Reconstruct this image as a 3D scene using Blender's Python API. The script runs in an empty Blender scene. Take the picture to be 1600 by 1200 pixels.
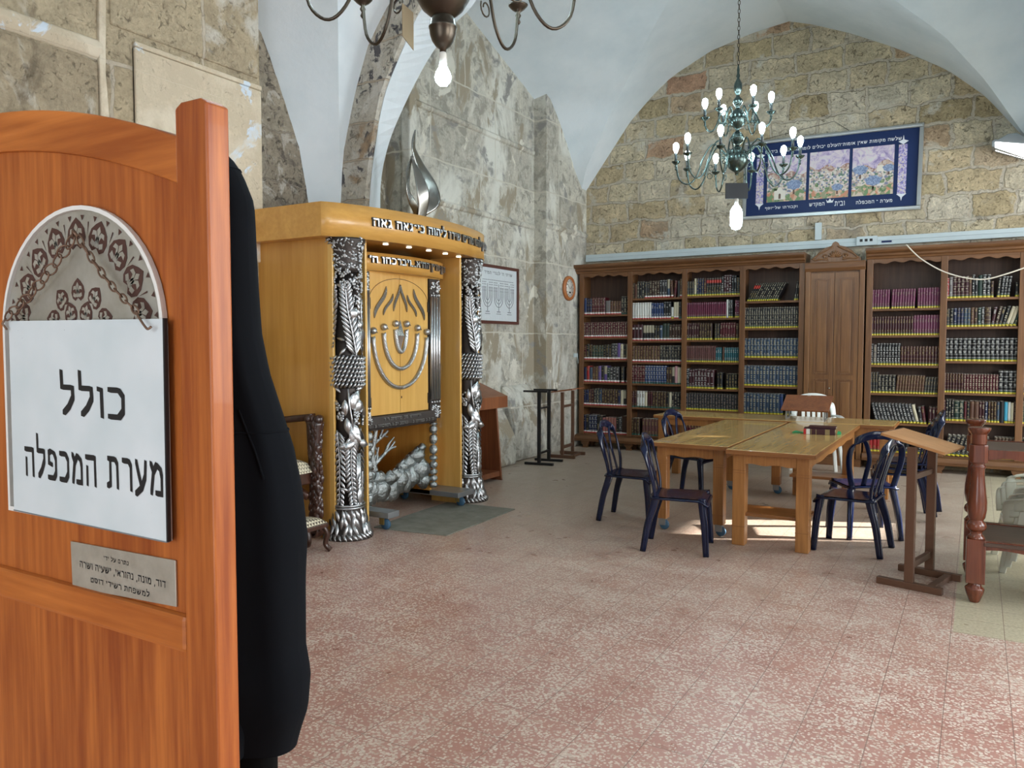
import bpy, math, random
from mathutils import Vector, Matrix, Euler
random.seed(7)
S = bpy.context.scene
COL = S.collection
PI = math.pi
R = math.radians

# ------------------------------------------------------------------ camera
cam_d = bpy.data.cameras.new('camera'); cam = bpy.data.objects.new('camera', cam_d); COL.objects.link(cam)
cam_d.sensor_fit = 'HORIZONTAL'; cam_d.sensor_width = 36.0; cam_d.lens = 36.0 * 1230 / 1600
cam_d.clip_start = 0.05; cam_d.clip_end = 200
cam.location = (0, 0, 1.6)
cam.rotation_euler = (R(90) - math.atan(62 / 1230.0), 0, R(30.6))
S.camera = cam

# ------------------------------------------------------------------ world, view, daylight
S.view_settings.view_transform = 'Standard'
S.view_settings.look = 'None'
S.view_settings.gamma = 1.0
S.cycles.caustics_reflective = False
S.view_settings.use_curve_mapping = False
S.view_settings.exposure = 0.2
W = bpy.data.worlds.new('sky'); S.world = W; W.use_nodes = True
bg = W.node_tree.nodes['Background']
bg.inputs[0].default_value = (0.62, 0.78, 1.0, 1); bg.inputs[1].default_value = 1.0

def area(name, loc, aim, sx, sy, power, color):
    l = bpy.data.lights.new(name, 'AREA'); l.shape = 'RECTANGLE'; l.size = sx; l.size_y = sy
    l.energy = power; l.color = color
    o = bpy.data.objects.new(name, l); COL.objects.link(o); o.location = loc
    o.rotation_euler = (Vector(aim) - Vector(loc)).to_track_quat('-Z', 'Y').to_euler()
    return o
DAY = (0.93, 0.97, 1.0)
area('daylight_window_far', (4.25, 9.3, 2.3), (-2, 7.6, 1.2), 2.4, 2.6, 230, DAY)
area('daylight_window_middle', (4.25, 5.3, 2.3), (-2, 5.0, 1.2), 2.4, 2.6, 170, DAY)
area('daylight_window_near', (4.25, 1.6, 2.3), (-2, 2.6, 1.3), 2.4, 2.6, 140, (1.0, 0.98, 0.94))
area('fill_light_rear', (-1.0, -2.65, 1.6), (-1.2, 3, 1.5), 2.4, 2.8, 60, (1.0, 0.98, 0.95))  # light added behind the camera to brighten the foreground
sun_l = bpy.data.lights.new('sun', 'SUN'); sun_l.energy = 26; sun_l.angle = R(0.8); sun_l.color = (1, 0.97, 0.9)
SUN = bpy.data.objects.new('sun', sun_l); COL.objects.link(SUN)
SUN_DIR = Vector((-0.84, -0.42, -0.345)).normalized()
SUN.rotation_euler = SUN_DIR.to_track_quat('-Z', 'Y').to_euler(); SUN.location = (8, 12, 6)

# ------------------------------------------------------------------ materials
def mat(name, color=(0.8, 0.8, 0.8), rough=0.5, metal=0.0, emit=None, strength=0, coat=0, spec=0.5):
    m = bpy.data.materials.new(name); m.use_nodes = True
    b = m.node_tree.nodes['Principled BSDF']
    b.inputs['Base Color'].default_value = (*color, 1); b.inputs['Roughness'].default_value = rough
    b.inputs['Metallic'].default_value = metal; b.inputs['Coat Weight'].default_value = coat
    b.inputs['Specular IOR Level'].default_value = spec
    if emit:
        b.inputs['Emission Color'].default_value = (*emit, 1); b.inputs['Emission Strength'].default_value = strength
    return m

class NT:
    def __init__(s, m): s.t = m.node_tree; s.b = s.t.nodes['Principled BSDF']
    def n(s, typ, **kw):
        x = s.t.nodes.new('ShaderNode' + typ)
        for k, v in kw.items(): setattr(x, k, v)
        return x
    def l(s, a, b): s.t.links.new(a, b)
    def coord(s, world=False):
        return s.n('NewGeometry').outputs['Position'] if world else s.n('TexCoord').outputs['Object']
    def mp(s, vec, scale=(1, 1, 1), rot=(0, 0, 0), loc=(0, 0, 0)):
        m = s.n('Mapping'); s.l(vec, m.inputs[0]); m.inputs['Scale'].default_value = scale
        m.inputs['Rotation'].default_value = rot; m.inputs['Location'].default_value = loc
        return m.outputs[0]
    def noise(s, vec, scale=5, detail=4, rough=0.5, dist=0):
        x = s.n('TexNoise'); s.l(vec, x.inputs['Vector']); x.inputs['Scale'].default_value = scale
        x.inputs['Detail'].default_value = detail; x.inputs['Roughness'].default_value = rough
        x.inputs['Distortion'].default_value = dist
        return x
    def ramp(s, fac, stops, interp='LINEAR'):
        x = s.n('ValToRGB'); s.l(fac, x.inputs[0]); e = x.color_ramp.elements; x.color_ramp.interpolation = interp
        while len(e) > 1: e.remove(e[-1])
        for i, (p, c) in enumerate(stops):
            q = e[0] if i == 0 else e.new(p)
            q.position = p; q.color = (*(c if isinstance(c, tuple) else (c, c, c)), 1)
        return x.outputs[0]
    def mix(s, fac, a, b, mode='MIX'):
        x = s.n('Mix', data_type='RGBA', blend_type=mode)
        for sock, v in ((x.inputs[0], fac), (x.inputs[6], a), (x.inputs[7], b)):
            if hasattr(v, 'links'): s.l(v, sock)
            elif isinstance(v, tuple): sock.default_value = (*v, 1)
            else: sock.default_value = v
        return x.outputs[2]
    def math(s, op, a, b=0.0):
        x = s.n('Math', operation=op)
        for sock, v in ((x.inputs[0], a), (x.inputs[1], b)):
            if hasattr(v, 'links'): s.l(v, sock)
            else: sock.default_value = v
        return x.outputs[0]
    def bump(s, h, strength=0.3, dist=0.01):
        x = s.n('Bump'); s.l(h, x.inputs['Height']); x.inputs['Strength'].default_value = strength
        x.inputs['Distance'].default_value = dist; s.l(x.outputs[0], s.b.inputs['Normal'])
    def out(s, c): s.l(c, s.b.inputs['Base Color'])

def wood(name, dark, light, axis='Z', rough=0.35, scale=1.0, coat=0.0, figure=0.5):
    m = mat(name, light, rough, coat=coat); N = NT(m)
    k = {'X': (0.05, 1, 1), 'Y': (1, 0.05, 1), 'Z': (1, 1, 0.05)}[axis]
    v = N.coord()
    a = N.noise(N.mp(v, tuple(c * 60 * scale for c in k)), 1, 5, 0.6)
    k2 = {'X': (0.12, 1, 1), 'Y': (1, 0.12, 1), 'Z': (1, 1, 0.12)}[axis]
    b = N.noise(N.mp(v, tuple(c * 7 * scale for c in k2)), 1, 3, 0.5, 1.2)
    f = N.mix(figure, a.outputs[0], b.outputs[0])
    N.out(N.ramp(f, [(0.36, dark), (0.5, tuple((x + y) / 2 for x, y in zip(dark, light))), (0.62, light)]))
    N.bump(a.outputs[0], 0.06, 0.002)
    return m

M = {}
M['white_plaster'] = m = mat('white_plaster', (0.7, 0.76, 0.8), 0.9); N = NT(m)
n = N.noise(N.coord(True), 1.1, 6, 0.6); N.out(N.ramp(n.outputs[0], [(0.3, (0.60, 0.68, 0.73)), (0.6, (0.72, 0.78, 0.82))]))
n2 = N.noise(N.coord(True), 14, 5, 0.6); N.bump(n2.outputs[0], 0.25, 0.01)

def wall_vec(N, plane):
    g = N.coord(True); sp = N.n('SeparateXYZ'); N.l(g, sp.inputs[0]); c = N.n('CombineXYZ')
    N.l(sp.outputs['Y' if plane == 'X' else 'X'], c.inputs[0]); N.l(sp.outputs['Z'], c.inputs[1])
    return g, c.outputs[0]

def ashlar(name, plane, bw, bh, tones, joint, off=0.5, seed=0.0, jw=0.012, patch=None, warp=0.05, bstr=0.6, grain=(0.62, 1.12)):
    m = mat(name, rough=0.92, spec=0.2); N = NT(m); g, v = wall_vec(N, plane)
    if seed: v = N.mp(v, loc=(seed, seed * 0.7, 0))
    wn = N.noise(g, 2.2, 3, 0.5); wn2 = N.noise(g, 9, 3, 0.6)
    vm = N.n('VectorMath', operation='MULTIPLY_ADD'); N.l(wn.outputs['Color'], vm.inputs[0]); vm.inputs[1].default_value = (warp, warp, 0); N.l(v, vm.inputs[2])
    vm2 = N.n('VectorMath', operation='MULTIPLY_ADD'); N.l(wn2.outputs['Color'], vm2.inputs[0]); vm2.inputs[1].default_value = (warp * 0.45, warp * 0.45, 0); N.l(vm.outputs[0], vm2.inputs[2])
    b = N.n('TexBrick'); N.l(vm2.outputs[0], b.inputs['Vector']); b.offset = off; b.squash = 1.25; b.squash_frequency = 3; b.offset_frequency = 2
    b.inputs['Scale'].default_value = 1; b.inputs['Brick Width'].default_value = bw; b.inputs['Row Height'].default_value = bh
    b.inputs['Mortar Size'].default_value = jw; b.inputs['Mortar Smooth'].default_value = 0.5; b.inputs['Bias'].default_value = 0
    b.inputs['Color1'].default_value = (0, 0, 0, 1); b.inputs['Color2'].default_value = (1, 1, 1, 1)
    per = N.ramp(b.outputs['Color'], tones)
    d1 = N.noise(g, 5, 8, 0.65, 0.4); d2 = N.noise(g, 34, 6, 0.7)
    shade = N.ramp(N.mix(0.45, d1.outputs[0], d2.outputs[0]), [(0.34, grain[0]), (0.5, 0.9), (0.62, grain[1])])
    c = N.mix(0.9, per, shade, 'MULTIPLY')
    pits = N.ramp(N.noise(g, 16, 8, 0.75, 1.0).outputs[0], [(0.57, 0.0), (0.66, 1.0)])
    c = N.mix(N.math('MULTIPLY', pits, 0.5), c, (0.16, 0.13, 0.10))
    if patch:
        for col, sc, lo, hi, st in patch:
            pn = N.noise(N.mp(g, st, loc=(sc * 3.1, seed, sc)), sc, 7, 0.62, 0.5)
            c = N.mix(N.ramp(pn.outputs[0], [(lo, 0.0), (hi, 1.0)]), c, col)
    c = N.mix(N.math('MULTIPLY', b.outputs['Fac'], 0.85), c, joint)
    N.out(c)
    h = N.math('SUBTRACT', N.mix(0.5, d1.outputs[0], d2.outputs[0]), N.math('MULTIPLY', b.outputs['Fac'], 0.3))
    h = N.math('SUBTRACT', h, N.math('MULTIPLY', pits, 0.3))
    N.bump(h, bstr, 0.05)
    return m
M['stone_back'] = ashlar('rubble_stone', 'Y', 0.49, 0.30,
    [(0.0, (0.46, 0.37, 0.22)), (0.2, (0.62, 0.50, 0.32)), (0.4, (0.70, 0.61, 0.44)), (0.55, (0.58, 0.47, 0.28)), (0.72, (0.68, 0.61, 0.48)), (0.86, (0.72, 0.65, 0.50)), (0.93, (0.54, 0.40, 0.26)), (0.985, (0.52, 0.32, 0.21))],
    (0.60, 0.54, 0.44), jw=0.026, warp=0.16, patch=[((0.36, 0.31, 0.24), 1.1, 0.6, 0.72, (1, 1, 1)), ((0.66, 0.62, 0.52), 2.3, 0.58, 0.66, (1, 1, 1))], grain=(0.5, 1.25), bstr=1.0)
M['stone_left'] = ashlar('massive_stone', 'X', 1.45, 1.02,
    [(0, (0.55, 0.53, 0.46)), (0.5, (0.64, 0.61, 0.52)), (1, (0.50, 0.47, 0.40))], (0.64, 0.61, 0.52), seed=0.35, jw=0.014, warp=0.05,
    patch=[((0.34, 0.32, 0.27), 6.5, 0.52, 0.60, (1, 1, 1)), ((0.70, 0.69, 0.62), 1.5, 0.50, 0.60, (1, 1, 0.6)), ((0.36, 0.31, 0.23), 1.9, 0.55, 0.60, (1, 1, 0.5)), ((0.30, 0.29, 0.27), 3.1, 0.58, 0.66, (1, 1, 0.9)), ((0.72, 0.69, 0.6), 2.6, 0.60, 0.63, (1, 1, 0.8))], bstr=0.55)
M['stone_near'] = ashlar('weathered_warm_stone', 'X', 1.55, 1.0,
    [(0, (0.42, 0.33, 0.21)), (0.5, (0.52, 0.43, 0.29)), (1, (0.36, 0.29, 0.2))], (0.55, 0.48, 0.38), seed=1.9, jw=0.02, warp=0.09,
    patch=[((0.6, 0.56, 0.48), 1.3, 0.56, 0.62, (1, 1, 0.7)), ((0.2, 0.16, 0.11), 2.4, 0.58, 0.68, (1, 1, 0.6))], bstr=0.75)
M['stone_arch'] = ashlar('arch_stone', 'Y', 0.9, 0.36,
    [(0, (0.46, 0.42, 0.34)), (0.5, (0.64, 0.60, 0.51)), (1, (0.55, 0.48, 0.38))], (0.60, 0.50, 0.38), seed=0.8, jw=0.012, warp=0.08,
    patch=[((0.68, 0.65, 0.58), 3.0, 0.52, 0.6, (1, 1, 1)), ((0.13, 0.125, 0.13), 7.0, 0.56, 0.60, (1, 1, 1)), ((0.45, 0.33, 0.22), 2.0, 0.6, 0.66, (1, 1, 1))], bstr=1.0)
M['stone_rubble'] = ashlar('rough_grey_rubble', 'X', 0.8, 0.5,
    [(0, (0.30, 0.25, 0.19)), (1, (0.40, 0.35, 0.27))], (0.36, 0.31, 0.25), seed=0.4, jw=0.01, warp=0.2,
    patch=[((0.14, 0.12, 0.10), 8.0, 0.54, 0.62, (1, 1, 1)), ((0.5, 0.46, 0.4), 5.0, 0.58, 0.64, (1, 1, 1))], bstr=1.0)
M['pale_render'] = ashlar('smooth_pale_render', 'X', 1.4, 1.1,
    [(0, (0.62, 0.53, 0.39)), (1, (0.58, 0.49, 0.36))], (0.6, 0.52, 0.4), seed=2.7, jw=0.004, warp=0.02,
    patch=[((0.60, 0.68, 0.76), 1.6, 0.60, 0.62, (1, 1, 1)), ((0.66, 0.58, 0.45), 2.0, 0.5, 0.6, (1, 1, 1))], bstr=0.3, grain=(0.88, 1.05))

# terrazzo floor: pink-red ground with cream chips, 25 cm tiles, worn paler near the table
M['floor'] = m = mat('terrazzo', rough=0.33, spec=0.5); N = NT(m); g = N.coord(True)
vo = N.n('TexVoronoi'); wv = N.noise(g, 40, 2, 0.5)
vmx = N.n('VectorMath', operation='MULTIPLY_ADD'); N.l(wv.outputs['Color'], vmx.inputs[0]); vmx.inputs[1].default_value = (0.02, 0.02, 0); N.l(g, vmx.inputs[2])
N.l(N.mp(vmx.outputs[0], (1, 1, 0.0)), vo.inputs['Vector']); vo.inputs['Scale'].default_value = 72
dens = N.noise(g, 3.2, 3, 0.6); dens2 = N.noise(g, 0.55, 3, 0.5)
thr = N.math('ADD', N.math('MULTIPLY', dens.outputs[0], 0.6), 0.20)
chip = N.ramp(N.math('SUBTRACT', thr, vo.outputs['Distance']), [(0.0, 0.0), (0.07, 1.0)])
sep = N.n('SeparateColor'); N.l(vo.outputs['Color'], sep.inputs[0])
chipc = N.ramp(sep.outputs[0], [(0.0, (0.58, 0.46, 0.38)), (0.5, (0.72, 0.62, 0.53)), (1, (0.50, 0.36, 0.28))])
br = N.n('TexBrick'); N.l(N.mp(g, (1, 1, 1), loc=(0.09, 0.15, 0)), br.inputs['Vector']); br.offset = 0
br.inputs['Scale'].default_value = 1; br.inputs['Brick Width'].default_value = 0.256; br.inputs['Row Height'].default_value = 0.256
br.inputs['Mortar Size'].default_value = 0.0022; br.inputs['Color1'].default_value = (0, 0, 0, 1); br.inputs['Color2'].default_value = (1, 1, 1, 1)
ground = N.ramp(dens.outputs[0], [(0.35, (0.43, 0.215, 0.17)), (0.65, (0.50, 0.28, 0.23))])
ground = N.mix(0.25, ground, N.ramp(br.outputs['Color'], [(0, (0.38, 0.2, 0.16)), (1, (0.58, 0.36, 0.28))]))
c = N.mix(chip, ground, chipc)
sy = N.n('SeparateXYZ'); N.l(g, sy.inputs[0])
worn = N.math('MULTIPLY', N.ramp(N.math('MULTIPLY', N.math('ADD', sy.outputs['Y'], N.math('MULTIPLY', dens2.outputs[0], 4.0)), 0.08), [(0.46, 0.0), (0.78, 1.0)]), 0.75)
c = N.mix(worn, c, (0.42, 0.36, 0.28))
# replaced yellowish tiles near the turned table
t1 = N.math('MULTIPLY', N.math('GREATER_THAN', sy.outputs['X'], -0.08), N.math('GREATER_THAN', sy.outputs['Y'], 4.96))
sand = N.ramp(N.noise(g, 60, 3, 0.6).outputs[0], [(0.35, (0.42, 0.37, 0.25)), (0.65, (0.56, 0.50, 0.36))])
c = N.mix(t1, c, sand)
c = N.mix(N.math('MULTIPLY', br.outputs['Fac'], 0.75), c, (0.22, 0.14, 0.11))
stain = N.ramp(N.noise(g, 7, 5, 0.7, 1.5).outputs[0], [(0.72, 0.0), (0.85, 0.2)])
c = N.mix(stain, c, (0.33, 0.27, 0.23)); N.out(c)
N.l(N.ramp(dens.outputs[0], [(0.3, 0.26), (0.7, 0.45)]), N.b.inputs['Roughness'])
N.bump(N.math('SUBTRACT', 0.0, br.outputs['Fac']), 0.2, 0.002)

M['panel_rail'] = wood('reddish_wood_lengthwise', (0.30, 0.075, 0.012), (0.56, 0.18, 0.035), 'X', 0.42, 0.9, 0.08, 0.55)
M['panel_wood'] = wood('reddish_wood', (0.25, 0.055, 0.010), (0.48, 0.145, 0.028), 'Z', 0.42, 1.2, 0.08, 0.45)
for k_ in ('panel_rail', 'panel_wood'): M[k_].node_tree.nodes['Principled BSDF'].inputs['Specular IOR Level'].default_value = 0.3
M['ark_wood'] = wood('honey_veneer', (0.50, 0.235, 0.042), (0.64, 0.335, 0.075), 'Z', 0.3, 0.5, 0.25, 0.6)
M['ark_band'] = wood('honey_veneer_band', (0.54, 0.27, 0.055), (0.68, 0.37, 0.095), 'Y', 0.3, 0.5, 0.25, 0.6)
M['ark_door'] = wood('pale_door_veneer', (0.62, 0.34, 0.08), (0.74, 0.45, 0.13), 'Z', 0.28, 0.5, 0.3, 0.6)
M['dark_recess'] = mat('dark_recess', (0.03, 0.015, 0.008), 0.8)
M['case_v'] = wood('walnut_upright', (0.10, 0.042, 0.016), (0.20, 0.09, 0.034), 'Z', 0.42, 1)
M['case_h'] = wood('walnut_board', (0.10, 0.042, 0.016), (0.19, 0.085, 0.032), 'X', 0.42, 1)
M['case_back'] = wood('walnut_backing', (0.05, 0.026, 0.018), (0.09, 0.05, 0.032), 'Z', 0.6, 0.6)
M['cupboard'] = wood('cupboard_walnut', (0.13, 0.055, 0.02), (0.24, 0.112, 0.04), 'Z', 0.38, 0.8)
M['table_top'] = wood('oak_table_top', (0.48, 0.29, 0.095), (0.66, 0.44, 0.17), 'Y', 0.2, 0.8, 0.3, 0.6)
M['table_top_x'] = wood('oak_table_top_crosswise', (0.48, 0.29, 0.095), (0.66, 0.44, 0.17), 'X', 0.2, 0.8, 0.3, 0.6)
M['table_edge'] = wood('table_edge', (0.2, 0.075, 0.02), (0.32, 0.135, 0.04), 'X', 0.35, 1)
M['table_leg'] = wood('table_leg_wood', (0.28, 0.115, 0.03), (0.44, 0.2, 0.06), 'Z', 0.35, 1)
M['mahogany'] = wood('mahogany', (0.09, 0.022, 0.01), (0.18, 0.048, 0.02), 'Z', 0.25, 1, 0.4)
M['dark_top'] = wood('dark_shelf_wood', (0.05, 0.03, 0.022), (0.1, 0.06, 0.04), 'X', 0.35, 1)
M['throne'] = wood('dark_carved_wood', (0.03, 0.012, 0.008), (0.075, 0.028, 0.015), 'Z', 0.3, 1, 0.3)
M['lectern_wood'] = wood('lectern_wood', (0.16, 0.055, 0.025), (0.28, 0.1, 0.04), 'Z', 0.35, 1)
M['lectern_top'] = wood('lectern_board', (0.42, 0.2, 0.075), (0.56, 0.29, 0.12), 'X', 0.35, 1)
M['brown_metal'] = mat('brown_painted_metal', (0.13, 0.065, 0.038), 0.42, 0.2)
M['black_metal'] = mat('black_painted_metal', (0.012, 0.012, 0.013), 0.4, 0.2)
M['grey_metal'] = mat('grey_steel', (0.32, 0.34, 0.35), 0.4, 0.7)
M['silver'] = m = mat('cast_silver', (0.50, 0.51, 0.52), 0.33, 1.0); N = NT(m)
n = N.noise(N.coord(), 60, 3, 0.5); N.bump(n.outputs[0], 0.25, 0.004)
M['silver_dark'] = mat('tarnished_silver', (0.06, 0.05, 0.045), 0.5, 0.7)
M['pewter'] = m = mat('hammered_pewter', (0.42, 0.45, 0.45), 0.3, 1.0); N = NT(m)
n = N.noise(N.coord(), 38, 4, 0.6); N.bump(n.outputs[0], 0.9, 0.02)
M['steel'] = mat('polished_steel', (0.30, 0.285, 0.26), 0.27, 1.0)
M['bronze'] = mat('dark_bronze', (0.075, 0.06, 0.045), 0.32, 0.85)
M['bronze_green'] = mat('greenish_bronze', (0.09, 0.12, 0.11), 0.25, 0.9)
M['black_letters'] = mat('black_lettering', (0.01, 0.01, 0.012), 0.4)
M['navy'] = mat('navy_plastic', (0.004, 0.008, 0.034), 0.18, coat=0.1, spec=0.35)
M['white_plastic'] = mat('white_plastic', (0.72, 0.74, 0.7), 0.3)
M['cream_plastic'] = mat('cream_plastic', (0.62, 0.62, 0.52), 0.35)
M['bulb'] = mat('lit_bulb', (1, 1, 1), 0.3, emit=(0.66, 0.90, 1.0), strength=55)
M['lamp_face'] = mat('lit_lamp_face', (1, 1, 1), 0.3, emit=(0.95, 1.0, 0.98), strength=9)
M['downlight'] = mat('lit_downlight', (1, 1, 1), 0.3, emit=(1.0, 0.9, 0.7), strength=3)
M['candle'] = mat('candle_sleeve', (0.05, 0.06, 0.06), 0.4)
M['socket'] = mat('porcelain_socket', (0.62, 0.58, 0.52), 0.35)
M['cloth'] = m = mat('black_wool', (0.005, 0.006, 0.008), 0.95, spec=0.1)
pass
M['mat_grey'] = m = mat('grey_carpet', (0.24, 0.235, 0.2), 0.95, spec=0.1); N = NT(m)
n = N.noise(N.coord(True), 6, 8, 0.7); N.out(N.ramp(n.outputs[0], [(0.35, (0.2, 0.195, 0.16)), (0.65, (0.28, 0.275, 0.235))]))
M['sign_white'] = m = mat('scuffed_white_board', (0.62, 0.68, 0.70), 0.35); N = NT(m)
sc_ = N.noise(N.mp(N.coord(), (60, 60, 240)), 1, 2, 0.5); big = N.noise(N.coord(), 9, 2, 0.5)
k = N.math('MULTIPLY', N.ramp(sc_.outputs[0], [(0.73, 0.0), (0.76, 1.0)]), N.ramp(big.outputs[0], [(0.5, 0.0), (0.56, 1.0)]))
N.out(N.mix(k, N.ramp(big.outputs[0], [(0.3, (0.57, 0.64, 0.66)), (0.7, (0.66, 0.71, 0.73))]), (0.15, 0.16, 0.17)))
M['plate'] = m = mat('etched_metal_plate', (0.52, 0.51, 0.45), 0.38, 0.75); N = NT(m)
n = N.noise(N.coord(), 12, 5, 0.6); N.out(N.ramp(n.outputs[0], [(0.3, (0.46, 0.44, 0.37)), (0.7, (0.66, 0.65, 0.6))]))
M['plaque'] = m = mat('brushed_plaque', (0.5, 0.47, 0.4), 0.4, 0.6); N = NT(m)
n = N.noise(N.coord(), 22, 4, 0.6); N.out(N.ramp(n.outputs[0], [(0.3, (0.44, 0.41, 0.34)), (0.7, (0.58, 0.55, 0.47))]))
M['white_trim'] = mat('white_painted_edge', (0.75, 0.74, 0.70), 0.4)
M['rust'] = mat('rusty_wire', (0.2, 0.12, 0.08), 0.5, 0.6)
M['conduit'] = mat('white_trunking', (0.58, 0.66, 0.68), 0.5)
M['cable'] = mat('cream_cable', (0.72, 0.66, 0.56), 0.5)
M['sun_block'] = mat('glowing_sun_block', (.8, .85, .9), .4, emit=(.85, .93, 1.0), strength=2.0)  # opaque glowing sheet added in the window openings to keep the sun out
M['paper'] = mat('book_pages', (0.75, 0.7, 0.58), 0.8)
M['poster_blue'] = mat('deep_blue_print', (0.013, 0.028, 0.10), 0.4, spec=0.2)
M['print_white'] = mat('white_print', (0.75, 0.78, 0.82), 0.5)
M['frame_silver'] = mat('silver_frame', (0.42, 0.43, 0.42), 0.3, 0.8)
M['paper_white'] = m = mat('wrinkled_white_paper', (0.6, 0.64, 0.66), 0.6); N = NT(m)
n = N.noise(N.coord(True), 8, 4, 0.6); N.bump(n.outputs[0], 0.4, 0.02)
M['ink'] = mat('grey_ink', (0.12, 0.13, 0.15), 0.7)
M['blue_wheel'] = mat('blue_wheel', (0.05, 0.13, 0.22), 0.4)
M['caster_yellow'] = mat('zinc_yellow', (0.42, 0.3, 0.1), 0.4, 0.7)
M['clock_case'] = mat('clock_wood', (0.42, 0.15, 0.05), 0.3)
M['clock_face'] = mat('clock_face', (0.7, 0.68, 0.62), 0.5)
M['black_board'] = mat('black_board', (0.008, 0.008, 0.01), 0.5)
M['seat_fabric'] = m = mat('beaded_cushion', (0.6, 0.55, 0.4), 0.7); N = NT(m)
ch = N.n('TexChecker'); N.l(N.mp(N.coord(), rot=(0, 0, R(45))), ch.inputs[0]); ch.inputs['Scale'].default_value = 48
ch.inputs['Color1'].default_value = (0.66, 0.6, 0.44, 1); ch.inputs['Color2'].default_value = (0.07, 0.05, 0.035, 1); N.out(ch.outputs[0])
M['wood_frame'] = mat('dark_red_frame', (0.1, 0.035, 0.025), 0.35)

# ------------------------------------------------------------------ mesh helpers
class MB:
    def __init__(s): s.v = []; s.f = []; s.m = []; s.sm = []
    def add(s, vs, fs, mi=0, smooth=False, T=None):
        o = len(s.v)
        s.v += [tuple(T @ Vector(v)) if T is not None else tuple(v) for v in vs]
        for f in fs: s.f.append(tuple(o + i for i in f)); s.m.append(mi); s.sm.append(smooth)
        return s
    def box(s, x0, x1, y0, y1, z0, z1, mi=0, T=None):
        v = [(x, y, z) for z in (z0, z1) for y in (y0, y1) for x in (x0, x1)]
        return s.add(v, [(0, 2, 3, 1), (4, 5, 7, 6), (0, 1, 5, 4), (2, 6, 7, 3), (0, 4, 6, 2), (1, 3, 7, 5)], mi, False, T)
    def lathe(s, prof, c=(0, 0, 0), n=20, mi=0, T=None, smooth=True, a0=0.0):
        v = []; f = []
        for r, z in prof:
            for k in range(n):
                a = a0 + 2 * PI * k / n; v.append((c[0] + r * math.cos(a), c[1] + r * math.sin(a), c[2] + z))
        for i in range(len(prof) - 1):
            for k in range(n):
                k2 = (k + 1) % n; f.append((i * n + k, i * n + k2, (i + 1) * n + k2, (i + 1) * n + k))
        f.append(tuple(range(n - 1, -1, -1))); f.append(tuple((len(prof) - 1) * n + k for k in range(n)))
        return s.add(v, f, mi, smooth, T)
    def tube(s, pts, r, n=8, mi=0, closed=False, T=None):
        pts = [Vector(p) for p in pts]; L = len(pts); v = []; f = []
        up = Vector((0, 0, 1)); prev = None
        for i, p in enumerate(pts):
            if closed: t = pts[(i + 1) % L] - pts[i - 1]
            else: t = pts[min(i + 1, L - 1)] - pts[max(i - 1, 0)]
            t = t.normalized() if t.length > 1e-9 else Vector((0, 0, 1))
            if prev is None:
                a = t.cross(up)
                if a.length < 0.05: a = t.cross(Vector((1, 0, 0)))
            else: a = prev - t * prev.dot(t)
            a.normalize(); prev = a; b = t.cross(a)
            rr = r(i / (L - 1)) if callable(r) else (r[i] if isinstance(r, (list, tuple)) else r)
            for k in range(n):
                q = 2 * PI * k / n; v.append(p + a * (rr * math.cos(q)) + b * (rr * math.sin(q)))
        for i in range(L if closed else L - 1):
            j = (i + 1) % L
            for k in range(n):
                k2 = (k + 1) % n; f.append((i * n + k, i * n + k2, j * n + k2, j * n + k))
        if not closed: f.append(tuple(range(n - 1, -1, -1))); f.append(tuple((L - 1) * n + k for k in range(n)))
        return s.add(v, f, mi, True, T)
    def bar(s, pts, w, t, side, mi=0, T=None, smooth=False, closed=False):
        """rounded-rectangle section swept along pts: w across the side vector, t across the other"""
        pts = [Vector(p) for p in pts]; L = len(pts); v = []; f = []
        sec = [(-.5, -.32), (-.38, -.5), (.38, -.5), (.5, -.32), (.5, .32), (.38, .5), (-.38, .5), (-.5, .32)]; n = 8
        for i, p in enumerate(pts):
            tg = (pts[(i + 1) % L] - pts[i - 1]) if closed else (pts[min(i + 1, L - 1)] - pts[max(i - 1, 0)])
            tg.normalize()
            sd = Vector(side(i / (L - 1)) if callable(side) else side); sd = (sd - tg * sd.dot(tg)).normalized(); nn = tg.cross(sd)
            ww = w(i / (L - 1)) if callable(w) else w; tt = t(i / (L - 1)) if callable(t) else t
            for a, b in sec: v.append(p + sd * (a * ww) + nn * (b * tt))
        for i in range(L if closed else L - 1):
            j = (i + 1) % L
            for k in range(n):
                k2 = (k + 1) % n; f.append((i * n + k, i * n + k2, j * n + k2, j * n + k))
        if not closed: f.append(tuple(range(n - 1, -1, -1))); f.append(tuple((L - 1) * n + k for k in range(n)))
        return s.add(v, f, mi, smooth, T)
    def prism(s, poly, d0, d1, axis='Y', mi=0, T=None):
        """polygon (a,b) extruded along axis between d0 and d1; X: (y,z), Y: (x,z), Z: (x,y)"""
        def P(a, b, d): return {'X': (d, a, b), 'Y': (a, d, b), 'Z': (a, b, d)}[axis]
        n = len(poly); v = [P(a, b, d0) for a, b in poly] + [P(a, b, d1) for a, b in poly]
        f = [tuple(range(n)), tuple(range(2 * n - 1, n - 1, -1))] + [(i, i + n, (i + 1) % n + n, (i + 1) % n) for i in range(n)]
        return s.add(v, f, mi, False, T)
    def ball(s, c, r, mi=0, n=10, sq=1.0, T=None):
        m = max(5, n // 2 + 1); prof = [(max(1e-4, r * math.sin(PI * i / m)), -r * sq * math.cos(PI * i / m)) for i in range(m + 1)]
        return s.lathe(prof, c, n, mi, T)
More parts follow.
